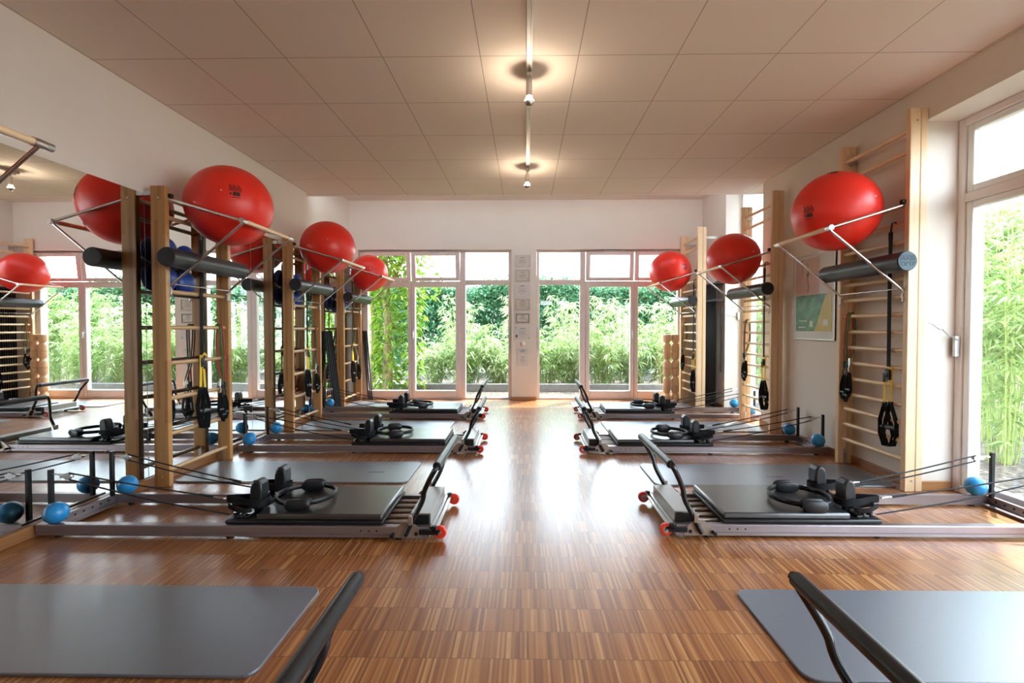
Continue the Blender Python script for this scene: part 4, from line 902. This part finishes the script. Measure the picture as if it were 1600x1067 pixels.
shrub(0, 1.05, 10.35, 'bamboo shrub behind the mullion of the right window', 1.15)
shrub(1, 1.65, 10.15, 'bushy bamboo outside the middle casement of the right window', 1.05)
shrub(0, 2.3, 10.3, 'bamboo shrub behind the wooden block stacks, outside', 1.1)
shrub(1, 3.0, 10.1, 'bamboo shrub at the right end of the garden bed', 1.1)
for i, (x, y) in enumerate(((-1.5, 11.1), (-0.2, 11.3), (0.9, 11.2), (1.6, 11.0), (2.3, 11.1), (3.1, 10.9), (3.9, 11.2))):
    shrub(2, x, y, ['tall pale bamboo rising behind the left casement shrubs', 'tall bamboo rising behind the pillar', 'tall pale bamboo behind the mullion of the right window', 'tall bamboo centred in the right middle casement', 'tall bamboo behind the right outer casement', 'tall bamboo outside beyond the wooden blocks', 'tall bamboo at the far right of the garden bed'][i], rng.uniform(0.8, 0.95))
for i, (x, y, s) in enumerate(((4.45, 4.55, 0.85), (5.2, 5.55, 1.08), (5.75, 5.75, 1.12), (6.5, 6.9, 1.1), (5.7, 3.6, 1.0), (5.3, 2.2, 0.9), (5.6, 0.9, 1.0), (5.0, 7.2, 0.95), (4.6, 8.6, 0.9))):
    shrub(3, x, y, ['slender bamboo nearest outside the big side window', 'leafy bamboo second outside the big side window', 'leafy bamboo third outside the big side window', 'bamboo farthest back outside the big side window', 'bamboo outside the side window, right of the frame edge', 'bamboo outside the side window abreast of the near mats', 'bamboo outside the side window abreast of the camera', 'bamboo outside the narrow niche window', 'bamboo at the outer corner of the building'][i], s)
for i, (x, y, k_) in enumerate(((3.9, 10.5, 1), (4.5, 10.7, 2), (5.2, 11.0, 3), (5.9, 11.3, 2), (4.9, 11.7, 3), (6.7, 11.8, 3), (7.5, 12.1, 3))):
    shrub(k_, x, y, ['low bamboo at the bed end past the right window', 'pale tall bamboo seen in the mirror past the right window', 'dense bamboo seen in the mirror beyond the wooden blocks', 'pale bamboo farther right along the garden bed', 'dense bamboo at the back of the bed end', 'dense bamboo right of the bed end', 'farthest dense bamboo right of the bed end'][i], 0.85)
def make_hedge(w, h, d, n):
    t = thing('hedge_conifer', '', 'hedge', group='conifers of the hedge behind the garden')
    b = B(); b.tube([(0, 0, -0.1), (0.03, 0, h * 0.5), (0.0, 0, h * 0.9)], [0.06, 0.045, 0.02], 8)
    for k in range(12):
        a = rng.uniform(0, 6.28); z = rng.uniform(0.3, h * 0.8); b.tube([(0, 0, z), (0.4 * math.cos(a) * w, 0.3 * math.sin(a), z + 0.3)], [0.018, 0.006], 5)
    obj('trunk', b, 'trunk', t)
    nc = n // 12; cx = rng.uniform(-w / 2, w / 2, nc); cz = h * rng.beta(1.7, 1.0, nc); cy = rng.uniform(-d / 2, d / 2, nc)
    C_ = np.repeat(np.stack([cx, cy, cz], 1), 12, 0) + rng.normal(size=(nc * 12, 3)) * 0.075
    D_ = rng.normal(size=(nc * 12, 3)) + np.array([0, 0, 0.4]); V, F = leaves(C_, D_, rng.uniform(0.08, 0.15, nc * 12), rng.uniform(0.035, 0.055, nc * 12), 0.1); leaf_obj('foliage', V, F, 'hedge', t)
    return t
hd = make_hedge(1.35, 2.5, 0.9, 13200)
names = ['far left end, outside the left casement', 'left, behind the left casement bamboo', 'left of the pillar, behind the fixed pane', 'directly behind the pillar', 'right of the pillar, behind the fixed pane', 'behind the mullion of the right window', 'behind the right middle casement', 'behind the right outer casement', 'at the far right end', 'beyond the right end of the garden', 'second beyond the right end', 'third beyond the right end', 'last of the row on the right']
for i in range(13):
    o = hd if i == 0 else dup(hd); o.location = (-5.3 + i * 1.2, 13.2 + 0.15 * math.sin(i * 2.1), -0.06); o.rotation_euler = (0, 0, PI * (i % 2)); o.scale = (1, 1, 0.97 + 0.05 * math.sin(i * 1.7)); o['label'] = 'dark green conifer of the hedge, ' + names[i]
# tree wrapped in ivy just outside the left casement
t = thing('ivy_tree', 'ivy covered tree trunks right outside the left garden casement', 'tree', (-2.62, 9.15, -0.06))
b = B(); b.tube([(0, 0, -0.1), (0.03, 0.02, 1.2), (-0.05, 0, 2.6), (0.0, 0, 4.2)], [0.10, 0.085, 0.08, 0.06], 10); b.tube([(-0.32, 0.1, -0.1), (-0.30, 0.1, 1.4), (-0.4, 0.1, 3.0)], [0.07, 0.06, 0.045], 8); b.tube([(0.05, 0, 2.0), (0.4, 0.1, 2.8), (0.7, 0.2, 3.3)], [0.05, 0.035, 0.02], 7); b.tube([(0.45, 0.25, -0.1), (0.42, 0.2, 1.4), (0.5, 0.2, 2.4)], [0.035, 0.03, 0.02], 7); obj('trunk', b, 'trunk', t)
C_ = []; D_ = []
for k in range(2600):
    z = rng.uniform(0.15, 4.2); a = rng.uniform(0, 2 * PI); base = [(0, 0), (-0.33, 0.1), (0.45, 0.22)][int(rng.choice(3, p=[0.45, 0.25, 0.30]))]
    r = rng.uniform(0.08, 0.2 + 0.06 * max(0, z - 1.2)); C_.append([base[0] + r * math.cos(a), base[1] + r * math.sin(a), z]); D_.append([math.cos(a), math.sin(a) - 0.4, rng.uniform(-0.9, 0.1)])
for k in range(1500):
    C_.append([rng.normal() * 0.42 + 0.1, rng.normal() * 0.25, rng.uniform(1.8, 4.4)]); D_.append([rng.normal(), rng.normal() - 0.3, rng.uniform(-0.9, 0.2)])
V, F = leaves(np.array(C_), np.array(D_), rng.uniform(0.08, 0.16, len(C_)), rng.uniform(0.05, 0.09, len(C_)), 0.3); leaf_obj('ivy_leaves', V, F, 'ivy', t)

# ------------------------------------------------------------------ light
wd = bpy.data.worlds.new('sky'); sc.world = wd; wd.use_nodes = True; nt = wd.node_tree; nt.nodes.clear()
out = nt.nodes.new('ShaderNodeOutputWorld'); bg = nt.nodes.new('ShaderNodeBackground')
tc = nt.nodes.new('ShaderNodeTexCoord'); sp_ = nt.nodes.new('ShaderNodeSeparateXYZ'); nt.links.new(tc.outputs['Generated'], sp_.inputs[0])
rp = nt.nodes.new('ShaderNodeValToRGB'); e = rp.color_ramp.elements
e[0].position = 0.0; e[0].color = (0.84, 0.92, 1.0, 1); e[1].position = 0.7; e[1].color = (0.66, 0.81, 1.0, 1)
nt.links.new(sp_.outputs[2], rp.inputs[0]); nt.links.new(rp.outputs[0], bg.inputs[0]); bg.inputs[1].default_value = 6.5
nt.links.new(bg.outputs[0], out.inputs[0])
su = bpy.data.lights.new('sun', 'SUN'); su.energy = 8.0; su.angle = math.radians(1.5); su.color = (1.0, 0.95, 0.86)
so = bpy.data.objects.new('sun', su); COL.objects.link(so)
d = Vector((-0.32, -0.40, -0.86)); so.rotation_euler = d.to_track_quat('-Z', 'Y').to_euler(); so.location = (5, 12, 12)
def portal(loc, rot, sx, sy):
    l = bpy.data.lights.new('daylight_portal', 'AREA'); l.shape = 'RECTANGLE'; l.size = sx; l.size_y = sy; l.cycles.is_portal = True
    o = bpy.data.objects.new('daylight_portal', l); COL.objects.link(o); o.location = loc; o.rotation_euler = rot
portal((-1.5, 8.3, 1.25), (-PI / 2, 0, 0), 2.6, 2.5); portal((1.4, 8.3, 1.25), (-PI / 2, 0, 0), 2.5, 2.5)
portal((3.3, 1.0, 1.36), (0, PI / 2, 0), 2.7, 5.2); portal((3.3, 6.57, 1.68), (0, PI / 2, 0), 3.4, 1.1)

# ------------------------------------------------------------------ camera
f_px, yaw, pitch = 760.0, 0.016, 0.022
cam = bpy.data.cameras.new('camera'); co = bpy.data.objects.new('camera', cam); COL.objects.link(co)
cam.sensor_width = 36; cam.sensor_fit = 'HORIZONTAL'; cam.lens = 36 * f_px / 1600
cam.shift_x = (800 - 808.8) / 1600; cam.shift_y = (528.7 - 533.5) / 1600
co.location = (0, 0, 1.2); co.rotation_euler = (PI / 2 - pitch, 0, yaw); cam.clip_start = 0.02
sc.camera = co
vs = sc.view_settings; vs.view_transform = 'Standard'; vs.look = 'None'; vs.gamma = 1; vs.use_curve_mapping = False; vs.exposure = 1.2
sc.cycles.use_denoising = True
sc.cycles.max_bounces = 14; sc.cycles.diffuse_bounces = 6; sc.cycles.glossy_bounces = 5; sc.cycles.transparent_max_bounces = 24
sc.cycles.sample_clamp_indirect = 8.0; sc.cycles.caustics_reflective = False; sc.cycles.caustics_refractive = False
